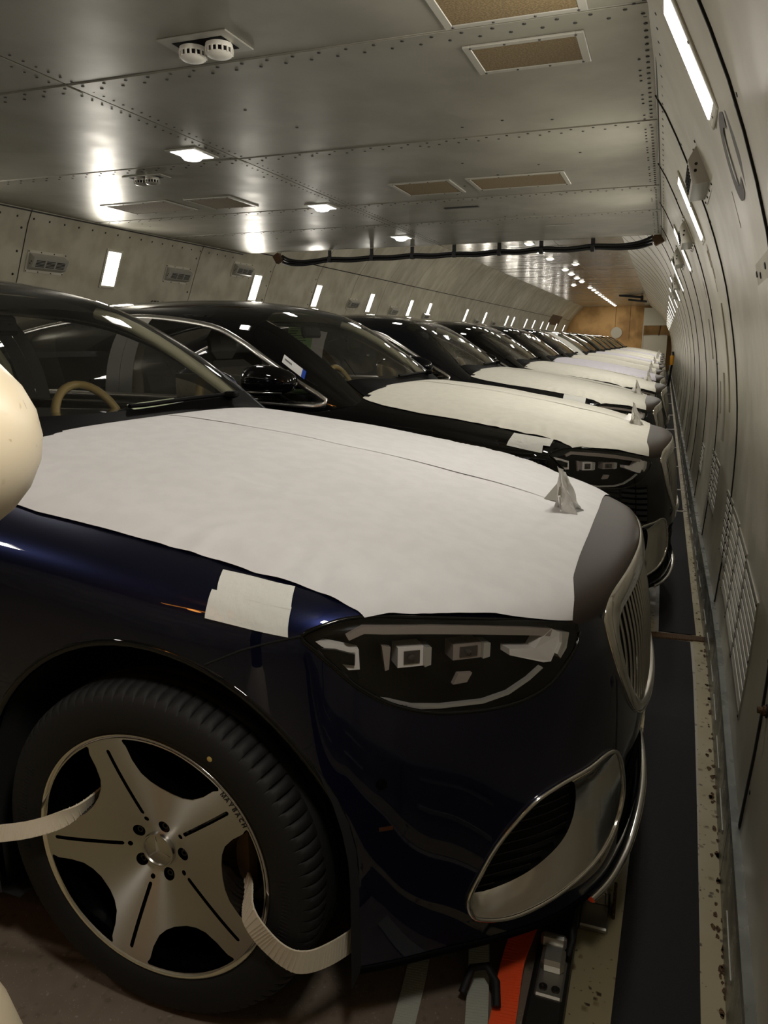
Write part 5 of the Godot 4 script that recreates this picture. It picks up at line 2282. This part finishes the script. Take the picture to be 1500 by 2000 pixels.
func build_ceiling_items() -> void:
	# filters: centre x, z, size x, z
	var fl := [[-.525, -2.46, .40, .38], [-.535, -2.99, .36, .235], [-1.565, -5.18, .36, .38], [-.955, -5.17, .56, .34], [-3.77, -5.16, .53, .37], [-3.15, -5.18, .33, .37]]
	var names := ["large brown filter panel in the ceiling, cut by the picture's top edge", "brown filter panel in the ceiling beside the right wall, below the largest one", "square brown filter panel in the right ceiling half, left of the long one", "long brown filter panel in the right ceiling half near the step", "long brown filter panel in the left ceiling half", "square brown filter panel in the left ceiling half, right of the long one"]
	for k in fl.size():
		var f: Array = fl[k]
		var t := thing("ceiling_filter", names[k], "filter panel", Vector3(f[0], CEIL, f[1]), "brown filter panels in the ceiling")
		var mb := MB.new()
		mb.box(Vector3(0, -.0035, 0), Vector3(f[2], .004, f[3]), Basis(), .001)
		part("filter_sheet", mb.mesh(), M.filter, t)
		for s in [-1, 1]:
			mb = MB.new()
			mb.box(Vector3(s * (f[2] / 2 + .013), -.004, 0), Vector3(.028, .008, f[3] + .054), Basis(), .002)
			part("frame_bar", mb.mesh(), M.frame, t)
			mb = MB.new()
			mb.box(Vector3(0, -.004, s * (f[3] / 2 + .013)), Vector3(f[2], .008, .028), Basis(), .002)
			part("frame_bar", mb.mesh(), M.frame, t)
		var sc := MB.new()
		for a in 4:
			for b in [-1, 1]:
				dot_on(sc, Vector3(lerpf(-f[2] / 2, f[2] / 2, a / 3.0), -.008, b * (f[3] / 2 + .013)), Vector3.DOWN, .005, .002)
		tag(part("screw_heads", sc.mesh(), M.screw, t), "", "", "", "stuff")
	# smoke detector plates
	var di := 0
	for d in [[-1.567, -2.52, .27, .19, .048, .052], [-3.11, -4.245, .28, .12, .045, .04]]:
		var t := thing("detector_plate", ["pale plate with two smoke detectors in the near ceiling", "small dark plate with two detectors in the left ceiling half"][di], "smoke detector", Vector3(d[0], CEIL, d[1]))
		var mb := MB.new()
		mb.box(Vector3(0, -.003, 0), Vector3(d[2], .006, d[3]), Basis(), .002)
		part("plate", mb.mesh(), M.frame, t)
		mb = MB.new()
		mb.box(Vector3(0, -.0065, 0), Vector3(d[2] * .72, .002, d[3] * .62), Basis())
		part("recess", mb.mesh(), M.dark_slot if di == 1 else M.trim_black, t)
		for s in [-1, 1]:
			mb = MB.new()
			var r: float = d[4]
			mb.lathe([Vector2(r * .95, 0), Vector2(r, .012), Vector2(r, .016), Vector2(r * .98, .018)], Vector3(s * d[5], -.006, 0), Basis(Vector3.RIGHT, PI), 24)
			mb.lathe([Vector2(r * .98, .032), Vector2(r * .8, .040), Vector2(r * .4, .044), Vector2(.0001, .045)], Vector3(s * d[5], -.006, 0), Basis(Vector3.RIGHT, PI), 24)
			for q in 16:
				var an := TAU * q / 16.0
				mb.box(Vector3(s * d[5] + cos(an) * r * .96, -.031, sin(an) * r * .96), Vector3(.006, .018, .006), Basis(Vector3.UP, -an))
			part("detector", mb.mesh(), M.white_plastic if di == 0 else M.frame, t)
			mb = MB.new()
			mb.lathe([Vector2(r * .84, .015), Vector2(r * .84, .036)], Vector3(s * d[5], -.006, 0), Basis(Vector3.RIGHT, PI), 20)
			part("detector_core", mb.mesh(), M.dark_slot, t)
		di += 1
	# small marked plates
	var pi := 0
	for d in [[-1.54, -5.99, .27, .05], [-.95, -7.17, .24, .03], [-2.9, -2.75, .06, .12]]:
		var mb := MB.new()
		mb.box(Vector3(0, -.002, 0), Vector3(d[2], .004, d[3]), Basis(), .001)
		solo("ceiling_plate", mb.mesh(), M.frame if pi else M.rail, ["dark riveted marking plate in the ceiling before the step", "slim metal plate in the right ceiling half by the step", "small metal plate on the ceiling seam"][pi], "plate", "", Transform3D(Basis(), Vector3(d[0], CEIL - .0015, d[1])))
		pi += 1
	# cable bundle hung under the edge of the low ceiling
	var cab := thing("hanging_cable", "black cable bundle hanging in loops below the ceiling step", "cable", Vector3(0, 0, STEP_Z - .13))
	var pts := [Vector3(-4.24, 2.30, 0), Vector3(-4.14, 2.262, 0), Vector3(-3.99, 2.248, 0), Vector3(-3.82, 2.258, 0), Vector3(-3.645, 2.274, 0), Vector3(-3.39, 2.262, 0), Vector3(-3.136, 2.272, 0), Vector3(-2.9, 2.266, 0), Vector3(-2.663, 2.278, 0), Vector3(-2.43, 2.266, 0), Vector3(-2.192, 2.276, 0), Vector3(-1.95, 2.266, 0), Vector3(-1.705, 2.28, 0), Vector3(-1.49, 2.27, 0), Vector3(-1.27, 2.288, 0), Vector3(-1.0, 2.274, 0), Vector3(-.755, 2.292, 0), Vector3(-.6, 2.284, 0), Vector3(-.447, 2.28, 0), Vector3(-.30, 2.294, 0), Vector3(-.185, 2.332, 0)]
	var sm := []
	for k in pts.size() - 1:
		for s in 4: sm.append(pts[k].cubic_interpolate(pts[k + 1], pts[maxi(k - 1, 0)], pts[mini(k + 2, pts.size() - 1)], s / 4.0))
	sm.append(pts[-1])
	for e in [[-.014, .0], [.013, .012], [.0, -.016]]:
		var mb := MB.new()
		var pp := []
		for k in sm.size():
			var t := k / float(sm.size() - 1)
			var sp := 1.0 + 1.6 * pow(absf(t - .5) * 2.0, 6)
			pp.append(sm[k] + Vector3(0, e[0] * sp, e[1]))
		mb.tube(pp, .015, 8)
		part("cable", mb.mesh(), M.black_cable, cab)
	for x in [-3.645, -3.136, -2.663, -2.192, -1.705, -1.27, -.755]:
		var mb := MB.new()
		mb.box(Vector3(x, 2.324, 0), Vector3(.042, .10, .006), Basis(), .002)
		mb.box(Vector3(x, 2.275, .0), Vector3(.044, .064, .06), Basis(), .006)
		part("hanger", mb.mesh(), M.black_cable, cab)
	for e in [[-4.30, 2.31, "left"], [-.14, 2.335, "right"]]:
		var mb := MB.new()
		mb.box(Vector3.ZERO, Vector3(.09, .10, .08), Basis(Vector3.BACK, .5), .01)
		part("end_socket", mb.mesh(), M.rust, cab, Transform3D(Basis(), Vector3(e[0], e[1], 0)))
	# dark hoist bracket in the far ceiling, yellow handle on the wall
	var br := thing("ceiling_bracket", "black bracket hanging at the right of the far ceiling", "bracket", Vector3(-1.25, HIGH, -31.5))
	var mb2 := MB.new()
	mb2.box(Vector3(-.1, -.05, 0), Vector3(.9, .08, .25), Basis(Vector3.BACK, -.1), .02)
	part("beam", mb2.mesh(), M.black_cable, br)
	mb2 = MB.new()
	mb2.box(Vector3(.15, -.22, .1), Vector3(.7, .07, .2), Basis(Vector3.BACK, -.12), .02)
	part("lower_beam", mb2.mesh(), M.black_cable, br)
	mb2 = MB.new()
	mb2.box(Vector3(.3, -.14, .05), Vector3(.1, .24, .15), Basis(), .02)
	part("link", mb2.mesh(), M.black_cable, br)
	var ex := thing("yellow_tool", "yellow and black tool hung on the far right wall", "tool", Vector3(.26, .62, -26.5))
	mb2 = MB.new()
	mb2.tube([Vector3(.0, .42, 0), Vector3(.02, .3, 0), Vector3(-.03, -.3, 0), Vector3(-.06, -.66, .0)], .035, 8)
	part("shaft", mb2.mesh(), M.black_cable, ex)
	mb2 = MB.new()
	mb2.tube([Vector3(-.01, .30, .04), Vector3(-.02, .0, .05)], .06, 8)
	part("yellow_sleeve", mb2.mesh(), M.yellow_paint, ex)

func vent_mesh() -> Array:
	# wedge hood with louver slots; y outward from the wall, x up, z along
	var b := MB.new()
	var prof := PackedVector2Array([Vector2(-.07, 0), Vector2(-.05, .06), Vector2(.035, .045), Vector2(.07, 0)])
	b.prism(prof, Vector3(0, 0, -.19), Basis(), .38)
	var s := MB.new()
	for k in 5:
		for q in 3:
			var w := Vector3(-.052 + .0, .0, 0)
			s.box(Vector3(-.025 + k * .012, .0575 - .0022 * k, -.11 + q * .11), Vector3(.005, .004, .09), Basis(Vector3.BACK, -.17))
	var fl := MB.new()
	fl.box(Vector3(0, .002, 0), Vector3(.18, .004, .42), Basis(), .001)
	var sc := MB.new()
	for q in [-.2, -.07, .07, .2]:
		for e in [-.08, .08]:
			dot_on(sc, Vector3(e, .004, q), Vector3.UP, .006, .003)
	for q in 3: dot_on(sc, Vector3(-.01 + .02 * (q % 2), .035 - .01 * (q % 2), .1905), Vector3(0, 0, 1), .006, .001)
	return [b.mesh(), s.mesh(), fl.mesh(), sc.mesh()]

func build_wall_items() -> void:
	var vm := vent_mesh()
	for side in [1, -1]:
		var k := 0
		var list := [[-3.32, 1.985], [-5.15, 1.99], [-6.95, 2.03], [-9.4, 2.0], [-11.5, 2.0]] if side > 0 else [[-5.18, 2.0], [-6.98, 2.045], [-8.2, 2.19], [-11.85, 1.97], [-13.9, 1.93], [-16.0, 1.9], [-20.7, 1.9], [-22.9, 1.9]]
		for e in list:
			var w := wall_at(side, e[1], e[0])
			var where := "right" if side > 0 else "left"
			var t := thing("air_vent", "slotted metal air vent hood on the %s wall, %s from the camera" % [where, ORD[k]], "vent", Vector3.ZERO, "air vent hoods on the %s wall" % where)
			t.transform = Transform3D(basis_from_y(w[1]), w[0] + w[1] * .002)
			part("hood", vm[0], M.frame, t)
			part("flange", vm[2], M.wall_panel, t)
			tag(part("louver_slots", vm[1], M.dark_slot, t), "", "", "", "stuff")
			tag(part("screw_heads", vm[3], M.screw, t), "", "", "", "stuff")
			k += 1
	# floor-level return-air grilles on the right wall
	var gi := 0
	for g in [[-2.27, -2.72, .30, .62, 9], [-2.75, -3.14, .30, .635, 9], [-3.17, -3.50, .31, .645, 9], [-3.53, -3.84, .40, .655, 7], [-4.46, -4.74, .43, .68, 7], [-4.78, -5.06, .43, .69, 7], [-6.0, -6.3, .41, .58, 6]]:
		var t := thing("wall_grille", "louvered return-air grille low on the right wall, %s from the camera" % ORD[gi], "grille", Vector3.ZERO, "low louvered grilles on the right wall")
		var mb := MB.new()
		wall_sheet(mb, 1, g[2] - .02, g[3] + .02, g[0] + .012, g[1] - .012, .001, .001, 6, 2)
		part("backing", mb.mesh(), M.seam, t)
		var sl := MB.new()
		for e in [[g[2] - .022, g[2] - .004], [g[3] + .004, g[3] + .022]]:
			mb = MB.new()
			wall_sheet(mb, 1, e[0], e[1], g[0] + .014, g[1] - .014, .0045, .006, 1, 2)
			part("frame_bar", mb.mesh(), M.frame, t)
		for e in [[g[0] + .014, g[0]], [g[1], g[1] - .014]]:
			mb = MB.new()
			wall_sheet(mb, 1, g[2] - .004, g[3] + .004, e[0], e[1], .0045, .006, 6, 1)
			part("frame_bar", mb.mesh(), M.frame, t)
		for k in g[4]:
			mb = MB.new()
			var y0: float = lerpf(g[2], g[3], (k + .12) / g[4])
			var y1: float = lerpf(g[2], g[3], (k + .72) / g[4])
			wall_sheet(mb, 1, y0, y1, g[0], g[1], .004, .003, 1, 2)
			part("slat", mb.mesh(), M.white_plastic, t)
		var sc := MB.new()
		for z in [g[0] + .006, g[1] - .006]:
			for y in [g[2] - .012, lerpf(g[2], g[3], .5), g[3] + .012]:
				var w := wall_at(1, y, z)
				dot_on(sc, w[0] + w[1] * .0045, w[1], .005, .002)
		tag(part("screw_heads", sc.mesh(), M.screw, t), "", "", "", "stuff")
		gi += 1
	# stencilled letters
	var w0 := wall_at(1, 1.81, -2.17)
	var n0: Vector3 = w0[1]
	var zx := Vector3(0, 0, 1)
	var up := n0.cross(zx)
	if up.y < 0: up = -up
	var st := thing("stencil_letters", "large grey stencilled CL letters high on the right wall", "lettering")
	st.transform = Transform3D(Basis(zx, up, zx.cross(up)), w0[0] + n0 * .003)
	var tm := letters("CL", .22)
	part("letters", tm, M.stencil, st)
	# STA marks on the left wall
	var si := 0
	for e in [[-6.82, 1.75, "STA 480"], [-10.5, 1.74, "STA 580"]]:
		var w := wall_at(-1, e[1], e[0])
		var n: Vector3 = w[1]
		var zz := Vector3(0, 0, -1)
		var u2 := zz.cross(n) * -1.0
		if u2.y < 0: u2 = -u2
		var s2 := thing("station_mark", ["black station number on the left wall, half hidden by the second car's roof", "black station number on the left wall, half hidden by the third car's roof"][si], "lettering")
		s2.transform = Transform3D(Basis(zz, u2, zz.cross(u2)), w[0] + n * .003)
		part("letters", letters(e[2], .06), M.ink, s2)
		si += 1
	# raised hatch panel at the right edge
	var h := thing("wall_hatch", "raised beige hatch panel with screws at the right picture edge", "hatch")
	var mb3 := MB.new()
	wall_sheet(mb3, 1, .90, 1.555, -2.27, -1.90, .004, .005, 8, 3)
	part("panel", mb3.mesh(), M.wall_left_panel, h)
	mb3 = MB.new()
	wall_sheet(mb3, 1, .93, 1.50, -2.23, -1.93, .009, .006, 8, 3)
	part("inner_panel", mb3.mesh(), M.wall_panel, h)
	mb3 = MB.new()
	for e in [[1.53, -2.25], [1.52, -2.15], [1.45, -2.252], [1.38, -2.252], [1.15, -2.252], [.95, -2.252], [1.53, -2.0]]:
		var w := wall_at(1, e[0], e[1])
		dot_on(mb3, w[0] + w[1] * .004, w[1], .009, .003, 8)
	tag(part("screw_heads", mb3.mesh(), M.screw, h), "", "", "", "stuff")
	# slim vertical cover strips and latches on the panels
	var ci := 0
	for e in [[.84, 1.20, -4.40, -4.47, .008, "frame", "pale narrow cover strip on the right wall, lower one"], [1.02, 1.54, -4.08, -4.13, .006, "wall_left_panel", "yellowed narrow cover strip on the right wall, upper one"], [1.25, 1.50, -5.35, -5.40, .006, "frame", "short cover strip on the right wall behind the two longer ones"]]:
		mb3 = MB.new()
		wall_sheet(mb3, 1, e[0], e[1], e[2], e[3], e[4], .008, 6, 1)
		solo("cover_strip", mb3.mesh(), M[e[5]], e[6], "strip")
	mb3 = MB.new()
	wall_sheet(mb3, 1, .96, 1.14, -4.72, -4.82, .006, .006, 4, 1)
	solo("latch_plate", mb3.mesh(), M.fitting, "worn metal latch plate on the right wall beside the cover strips", "latch")
	# brown rub stains, as thin worn patches
	mb3 = MB.new()
	for e in [[1.66, 1.82, -4.17, -4.19], [1.60, 1.80, -4.22, -4.235], [1.72, 1.80, -4.26, -4.275], [1.62, 1.72, -5.2, -5.22], [1.68, 1.78, -2.52, -2.53]]:
		wall_sheet(mb3, 1, e[0], e[1], e[2], e[3], .0012, .001, 4, 1)
	var so := part("rub_marks", mb3.mesh(), M.stain, get_node("wall_right"))
	tag(so, "brown rub marks", "", "", "stuff")
	# brown patch on the far left wall
	mb3 = MB.new()
	wall_sheet(mb3, -1, 2.1, 2.5, -33.8, -37.2, .006, .006, 3, 1)
	solo("wall_patch", mb3.mesh(), M.rust, "brown rectangular patch high on the far left wall", "patch")
	# valve stub at the right edge
	var vs := thing("wall_stub", "small brass coloured stub low on the near right wall", "fitting")
	mb3 = MB.new()
	var wv := wall_at(1, .53, -1.80)
	vs.transform = Transform3D(basis_from_y(wv[1]), wv[0])
	mb3.lathe([Vector2(.012, 0), Vector2(.012, .010), Vector2(.008, .012), Vector2(.008, .022), Vector2(.0001, .023)], Vector3.ZERO, Basis(), 14)
	part("stub", mb3.mesh(), M.rust, vs)
	mb3 = MB.new()
	mb3.lathe([Vector2(.016, 0), Vector2(.016, .004), Vector2(.011, .005)], Vector3.ZERO, Basis(), 14)
	part("collar", mb3.mesh(), M.black_rubber, vs)

func build_car_extras() -> void:
	# taped paper on the fenders
	var t := thing("taped_paper", "two overlapping white sheets taped to the navy fender", "paper", CAR0)
	part("upper_sheet", patch_sheet([Vector2(.148, .949), Vector2(.292, .930), Vector2(.305, .902), Vector2(.160, .921)], .002, 3).mesh(), M.tape, t)
	part("lower_sheet", patch_sheet([Vector2(.150, .924), Vector2(.304, .905), Vector2(.311, .861), Vector2(.154, .881)], .0035, 5).mesh(), M.tape, t)
	t = thing("taped_paper", "crinkled white sheet taped to the second car's fender", "paper", CAR0 + Vector3(CAR_DX[1], 0, CAR_DZ[1] - CAR_STEP))
	part("upper_sheet", patch_sheet([Vector2(.16, .946), Vector2(.34, .922), Vector2(.33, .895), Vector2(.145, .917)], .004, 7).mesh(), M.tape, t)
	part("lower_sheet", patch_sheet([Vector2(.146, .918), Vector2(.30, .900), Vector2(.30, .866), Vector2(.139, .895)], .005, 9).mesh(), M.tape, t)
	t = thing("taped_paper", "white sheet taped to the third car's fender", "paper", CAR0 + Vector3(CAR_DX[2], 0, CAR_DZ[2] - CAR_STEP * 2))
	part("sheet", patch_sheet([Vector2(.14, .962), Vector2(.31, .940), Vector2(.31, .87), Vector2(.14, .89)], .004, 11).mesh(), M.tape, t)
	# plastic wrapped round the hood ornaments
	var wrap := MB.new()
	var wr := RandomNumberGenerator.new()
	wr.seed = 5
	var base := Vector3(.665, .90, -.01)
	for s in [[Vector3(.635, .90, -.02), Vector3(.648, 1.045, .05), Vector3(.668, 1.01, -.02), Vector3(.70, .90, -.07)], [Vector3(.66, .90, .02), Vector3(.652, 1.04, .045), Vector3(.675, .97, .02), Vector3(.71, .895, .01)], [Vector3(.67, .895, -.08), Vector3(.66, .95, -.03), Vector3(.70, .93, -.02), Vector3(.72, .892, -.09)]]:
		var rows := []
		for q in 7:
			var row := PackedVector3Array()
			for r in 7:
				var u := q / 6.0
				var w := r / 6.0
				var p: Vector3 = s[0].lerp(s[3], u).lerp(s[1].lerp(s[2], u), w)
				row.append(p + Vector3(wr.randf_range(-.004, .004), 0, wr.randf_range(-.006, .006)))
			rows.append(row)
		wrap.grid(rows)
	var flap := MB.new()
	flap.face([Vector3(.60, .935, -.045), Vector3(.622, .962, -.16), Vector3(.655, .958, -.16), Vector3(.672, .925, -.07)])
	for k in flap.n.size():
		if flap.n[k].y < 0: flap.n[k] = -flap.n[k]
	flap.rewind()
	var wm := wrap.mesh()
	var fm := flap.mesh()
	for k in 14:
		var f: Node3D = get_node("hood_film" if k == 0 else "hood_film_%03d" % k)
		part("ornament_wrap", wm, M.wrap, f)
		part("tape_flap", fm, M.wrap_grey if k == 0 else M.wrap, f)
	# papers on the first dashboard
	t = thing("dash_papers", "papers lying on the dashboard behind the first windshield", "paper", CAR0)
	var mb := MB.new()
	mb.box(Vector3(-.955, 1.108, -.48), Vector3(.10, .003, .34), Basis(Vector3.UP, .1) * Basis(Vector3.BACK, -.55))
	part("sheet", mb.mesh(), M.paper, t)
	mb = MB.new()
	mb.box(Vector3(-.93, 1.100, -.66), Vector3(.09, .003, .24), Basis(Vector3.UP, -.25) * Basis(Vector3.BACK, -.45))
	part("sheet", mb.mesh(), M.label_white, t)
	# window stickers
	var sm := MB.new()
	sm.box(Vector3.ZERO, Vector3(.20, .25, .002))
	var smm := sm.mesh()
	var lines := MB.new()
	var lr2 := RandomNumberGenerator.new()
	lr2.seed = 8
	for q in 12:
		var w := lr2.randf_range(.04, .16)
		lines.box(Vector3(-.09 + w / 2, .11 - q * .018, .0015), Vector3(w, .006, .001))
	var lm := lines.mesh()
	for k in range(1, 5):
		var s := thing("window_sticker", "pale green price sheet inside the far front window of the %s car" % ORD[k], "sticker", CAR0 + Vector3(CAR_DX[k], 0, CAR_DZ[k] - CAR_STEP * k), "window price sheets")
		var tr := Transform3D(Basis(Vector3.RIGHT, -.33), Vector3(-1.72, 1.37, -.735))
		part("sheet", smm, M.paper_green, s, tr)
		tag(part("print_lines", lm, M.stencil, s, tr), "", "", "", "stuff")
	# barcode label on the second car's pillar
	var lb := thing("pillar_label", "white barcode label with a blue end on the second car's windshield pillar", "label", CAR0 + Vector3(CAR_DX[1], 0, CAR_DZ[1] - CAR_STEP))
	for e in [[-1.035, -.925, "label_white", "label_sheet"], [-.925, -.905, "label_blue", "blue_end"]]:
		var rows := []
		for q in 5:
			var x := lerpf(e[0], e[1], q / 4.0)
			var row := PackedVector3Array()
			for r in 4:
				var yc := lin([-1.05, -.90], [1.285, 1.188], x) + lerpf(-.014, .024, r / 3.0)
				row.append(Vector3(x, yc, house_z(x, yc) + .006))
			rows.append(row)
		var m3 := MB.new()
		m3.grid(rows)
		for k in m3.n.size():
			if m3.n[k].z < 0: m3.n[k] = -m3.n[k]
		m3.rewind()
		part(e[3], m3.mesh(), M[e[2]], lb)
	var bc := MB.new()
	for q in 7:
		var x := -1.02 + q * .006
		var yc := lin([-1.05, -.90], [1.285, 1.188], x) + .006
		bc.box(Vector3(x, yc, house_z(x, yc) + .007), Vector3(.003, .016, .001))
	tag(part("bar_print", bc.mesh(), M.ink, lb), "", "", "", "stuff")

func build_tie_downs() -> void:
	var o := CAR0
	# white strap through the front wheel, forward end going inboard
	var pth := [Vector3(.10, .30, .845), Vector3(.185, .315, .905), Vector3(.232, .312, .975), Vector3(.285, .268, .984), Vector3(.335, .245, .976), Vector3(.375, .235, .93), Vector3(.41, .215, .83), Vector3(.45, .15, .62), Vector3(.50, .06, .40)]
	var P := []
	var A := []
	for p in pth: P.append(p + o)
	for a in [Vector3(.2, 1, 0), Vector3(.45, .9, .1), Vector3(.55, .85, .1), Vector3(.55, .85, .1), Vector3(.1, 1, 0), Vector3(-.05, 1, .1), Vector3(-.05, 1, .1), Vector3(0, 1, 0), Vector3(0, 1, 0)]: A.append(a.normalized())
	ribbon_thing("wheel_strap", P, A, .05, .003, M.strap_white, "white webbing strap wrapped over the front tyre towards the bumper", "strap", "white wheel straps")
	P = []
	A = []
	for p in [Vector3(-.15, .455, .805), Vector3(-.16, .442, .88), Vector3(-.178, .425, .962), Vector3(-.25, .398, 1.0), Vector3(-.38, .362, 1.02), Vector3(-.62, .28, 1.05), Vector3(-.95, .14, 1.08), Vector3(-1.12, .06, 1.10)]: P.append(p + o)
	for k in 8: A.append(Vector3(0, .8, -.6).normalized() if k > 2 else (Vector3(.45, .75, .1).normalized() if k < 2 else Vector3(.3, .8, -.2).normalized()))
	ribbon_thing("wheel_strap", P, A, .034, .004, M.strap_white, "white webbing strap leaving the front wheel to the left", "strap", "white wheel straps")
	# grey straps lying on the pallet below the bumper
	ribbon_thing("floor_strap", [Vector3(-.375, .004, -.95), Vector3(-.40, .004, -1.22), Vector3(-.43, .006, -1.44), Vector3(-.50, .06, -1.75)], [Vector3(1, 0, .15), Vector3(1, 0, .15), Vector3(1, 0, .15), Vector3(1, 0, .15)], .046, .003, M.strap_grey, "grey strap on the pallet below the bumper, left one", "strap", "grey straps on the pallet")
	ribbon_thing("floor_strap", [Vector3(-.215, .004, -.98), Vector3(-.26, .01, -1.26), Vector3(-.31, .03, -1.50), Vector3(-.40, .1, -1.85)], [Vector3(1, 0, .2), Vector3(1, 0, .2), Vector3(1, 0, .2), Vector3(1, 0, .2)], .046, .003, M.strap_grey, "grey strap on the pallet below the bumper, right one with a hook", "strap", "grey straps on the pallet")
	ribbon_thing("orange_strap", [Vector3(-.213, .006, -1.17), Vector3(-.21, .012, -1.28), Vector3(-.215, .03, -1.42), Vector3(-.20, .05, -1.55), Vector3(-.19, .09, -1.70)], [Vector3(1, 0, -.05), Vector3(1, .05, -.05), Vector3(1, .25, .1), Vector3(1, -.1, .1), Vector3(1, 0, 0)], .052, .004, M.strap_orange, "bright orange strap running under the bumper beside the rail", "strap")
	var hk := MB.new()
	hk.tube([Vector3(-.30, .03, -1.30), Vector3(-.29, .055, -1.345), Vector3(-.26, .06, -1.355), Vector3(-.235, .05, -1.33), Vector3(-.225, .03, -1.29)], .009, 8)
	solo("strap_hook", hk.mesh(), M.black_rubber, "black curved hook on the right grey strap", "hook")
	# tie-down fittings on the rail
	var ft := thing("tie_down_fitting", "bright metal tie-down latch with two bolts on the dark pallet rail", "fitting", Vector3(-.132, .005, -1.44))
	var mb := MB.new()
	mb.box(Vector3(0, .006, .02), Vector3(.058, .012, .11), Basis(), .004)
	part("base_plate", mb.mesh(), M.fitting, ft)
	mb = MB.new()
	mb.box(Vector3(0, .030, -.01), Vector3(.05, .036, .05), Basis(Vector3.RIGHT, .25), .008)
	part("block", mb.mesh(), M.fitting, ft)
	mb = MB.new()
	mb.box(Vector3(-.004, .048, -.042), Vector3(.056, .030, .02), Basis(Vector3.RIGHT, -.3), .006)
	part("lip", mb.mesh(), M.fitting, ft)
	for x in [-.012, .014]:
		mb = MB.new()
		mb.lathe([Vector2(.009, 0), Vector2(.009, .004), Vector2(.005, .005), Vector2(.0001, .003)], Vector3(x, .012, .055), Basis(), 12)
		part("bolt", mb.mesh(), M.brake, ft)
	mb = MB.new()
	mb.tube([Vector3(.03, .03, -.03), Vector3(.036, .055, -.05), Vector3(.03, .07, -.075), Vector3(.018, .06, -.09)], .007, 8)
	part("lever", mb.mesh(), M.black_rubber, ft)
	var g2 := thing("floor_lock", "metal floor lock with a triangular opening beside the pallet rail", "fitting", Vector3(-.062, DECK, -1.76))
	mb = MB.new()
	mb.box(Vector3(0, .008, .03), Vector3(.07, .016, .12), Basis(), .004)
	part("base_plate", mb.mesh(), M.fitting, g2)
	mb = MB.new()
	var B := Basis(Vector3.RIGHT, -.25)
	for e in [[Vector3(-.024, .02, .0), Vector3(-.024, .105, -.01)], [Vector3(-.024, .105, -.01), Vector3(.026, .05, .0)], [Vector3(.026, .05, .0), Vector3(.026, .02, .0)]]:
		mb.tube([e[0], e[1]], .008, 6)
	part("triangle_bar", mb.mesh(), M.fitting, g2)
	mb = MB.new()
	mb.box(Vector3(0, .032, .0), Vector3(.056, .034, .012), Basis(), .003)
	part("web", mb.mesh(), M.fitting, g2)
	mb = MB.new()
	mb.box(Vector3(.045, .03, .0), Vector3(.008, .07, .06), Basis(), .002)
	part("side_plate", mb.mesh(), M.rust, g2)
const CAR0 := Vector3(-0.885, 0, -2.03)
const CAR_STEP := 2.44
const CAR_DX := [0.0, 0.098, 0.027, 0.075, 0.05, 0.03, 0.06, 0.02, 0.05, 0.04, 0.03, 0.05, 0.02, 0.04]
const CAR_DZ := [0.0, 0.098, -0.084, 0.028, 0.0, 0.02, -0.02, 0.0, 0.01, 0.0, -0.02, 0.0, 0.0, 0.0]
var wall_energy := 1.38
var ceil_energy := 0.6

func build_cars() -> void:
	car_meshes()
	var first: Node3D
	var paints := ["paint_navy", "paint_black", "paint_midnight", "paint_black", "paint_black", "paint_midnight", "paint_white", "paint_black", "paint_black", "paint_black", "paint_midnight", "paint_black", "paint_black", "paint_black"]
	var words := {"paint_navy": "glossy navy blue sedan", "paint_black": "black sedan", "paint_midnight": "very dark blue sedan", "paint_white": "white sedan"}
	for k in 14:
		var lab: String = words[paints[k]] + " with white hood film, %s in the row from the camera" % ORD[k]
		var c: Node3D
		if k == 0:
			first = build_car(lab)
			c = first
			tag(c, lab, "car", "sedans parked side by side across the hold")
		else:
			c = first.duplicate()
			c.name = numbered("sedan")
			add_child(c)
			tag(c, lab)
		c.position = CAR0 + Vector3(CAR_DX[k], 0, CAR_DZ[k] - CAR_STEP * k)
		paint(c, M[paints[k]])
		var fk: String = "film" if k == 0 else ("film_cool" if k in [4, 7, 10] else "film_warm")
		var f := thing("hood_film", "white protective film taped over the hood of the %s car from the camera" % ORD[k], "film", c.position, "protective hood films")
		part("sheet", C.film, M[fk], f)
		part("lapped_edge", C.film_lap, M[fk], f)

func _ready() -> void:
	rng.seed = 20240
	var cam := Camera3D.new()
	cam.name = "camera"
	cam.position = Vector3(0, 1.36, 0)
	cam.rotation = Vector3(deg_to_rad(-12.666), deg_to_rad(19.959), deg_to_rad(-0.11))
	cam.fov = rad_to_deg(2.0 * atan(1000.0 / 1477.04))
	cam.near = 0.02
	cam.far = 200.0
	add_child(cam)
	cam.current = true
	var we := WorldEnvironment.new()
	we.name = "environment"
	var env := Environment.new()
	env.background_mode = Environment.BG_COLOR
	env.background_color = Color(0, 0, 0)
	env.tonemap_mode = Environment.TONE_MAPPER_LINEAR
	env.tonemap_exposure = 1.0
	env.sdfgi_enabled = true
	env.ssao_enabled = true
	env.ssil_enabled = true
	we.environment = env
	add_child(we)
	make_materials()
	build_hold()
	build_lights()
	build_cars()
	build_small()
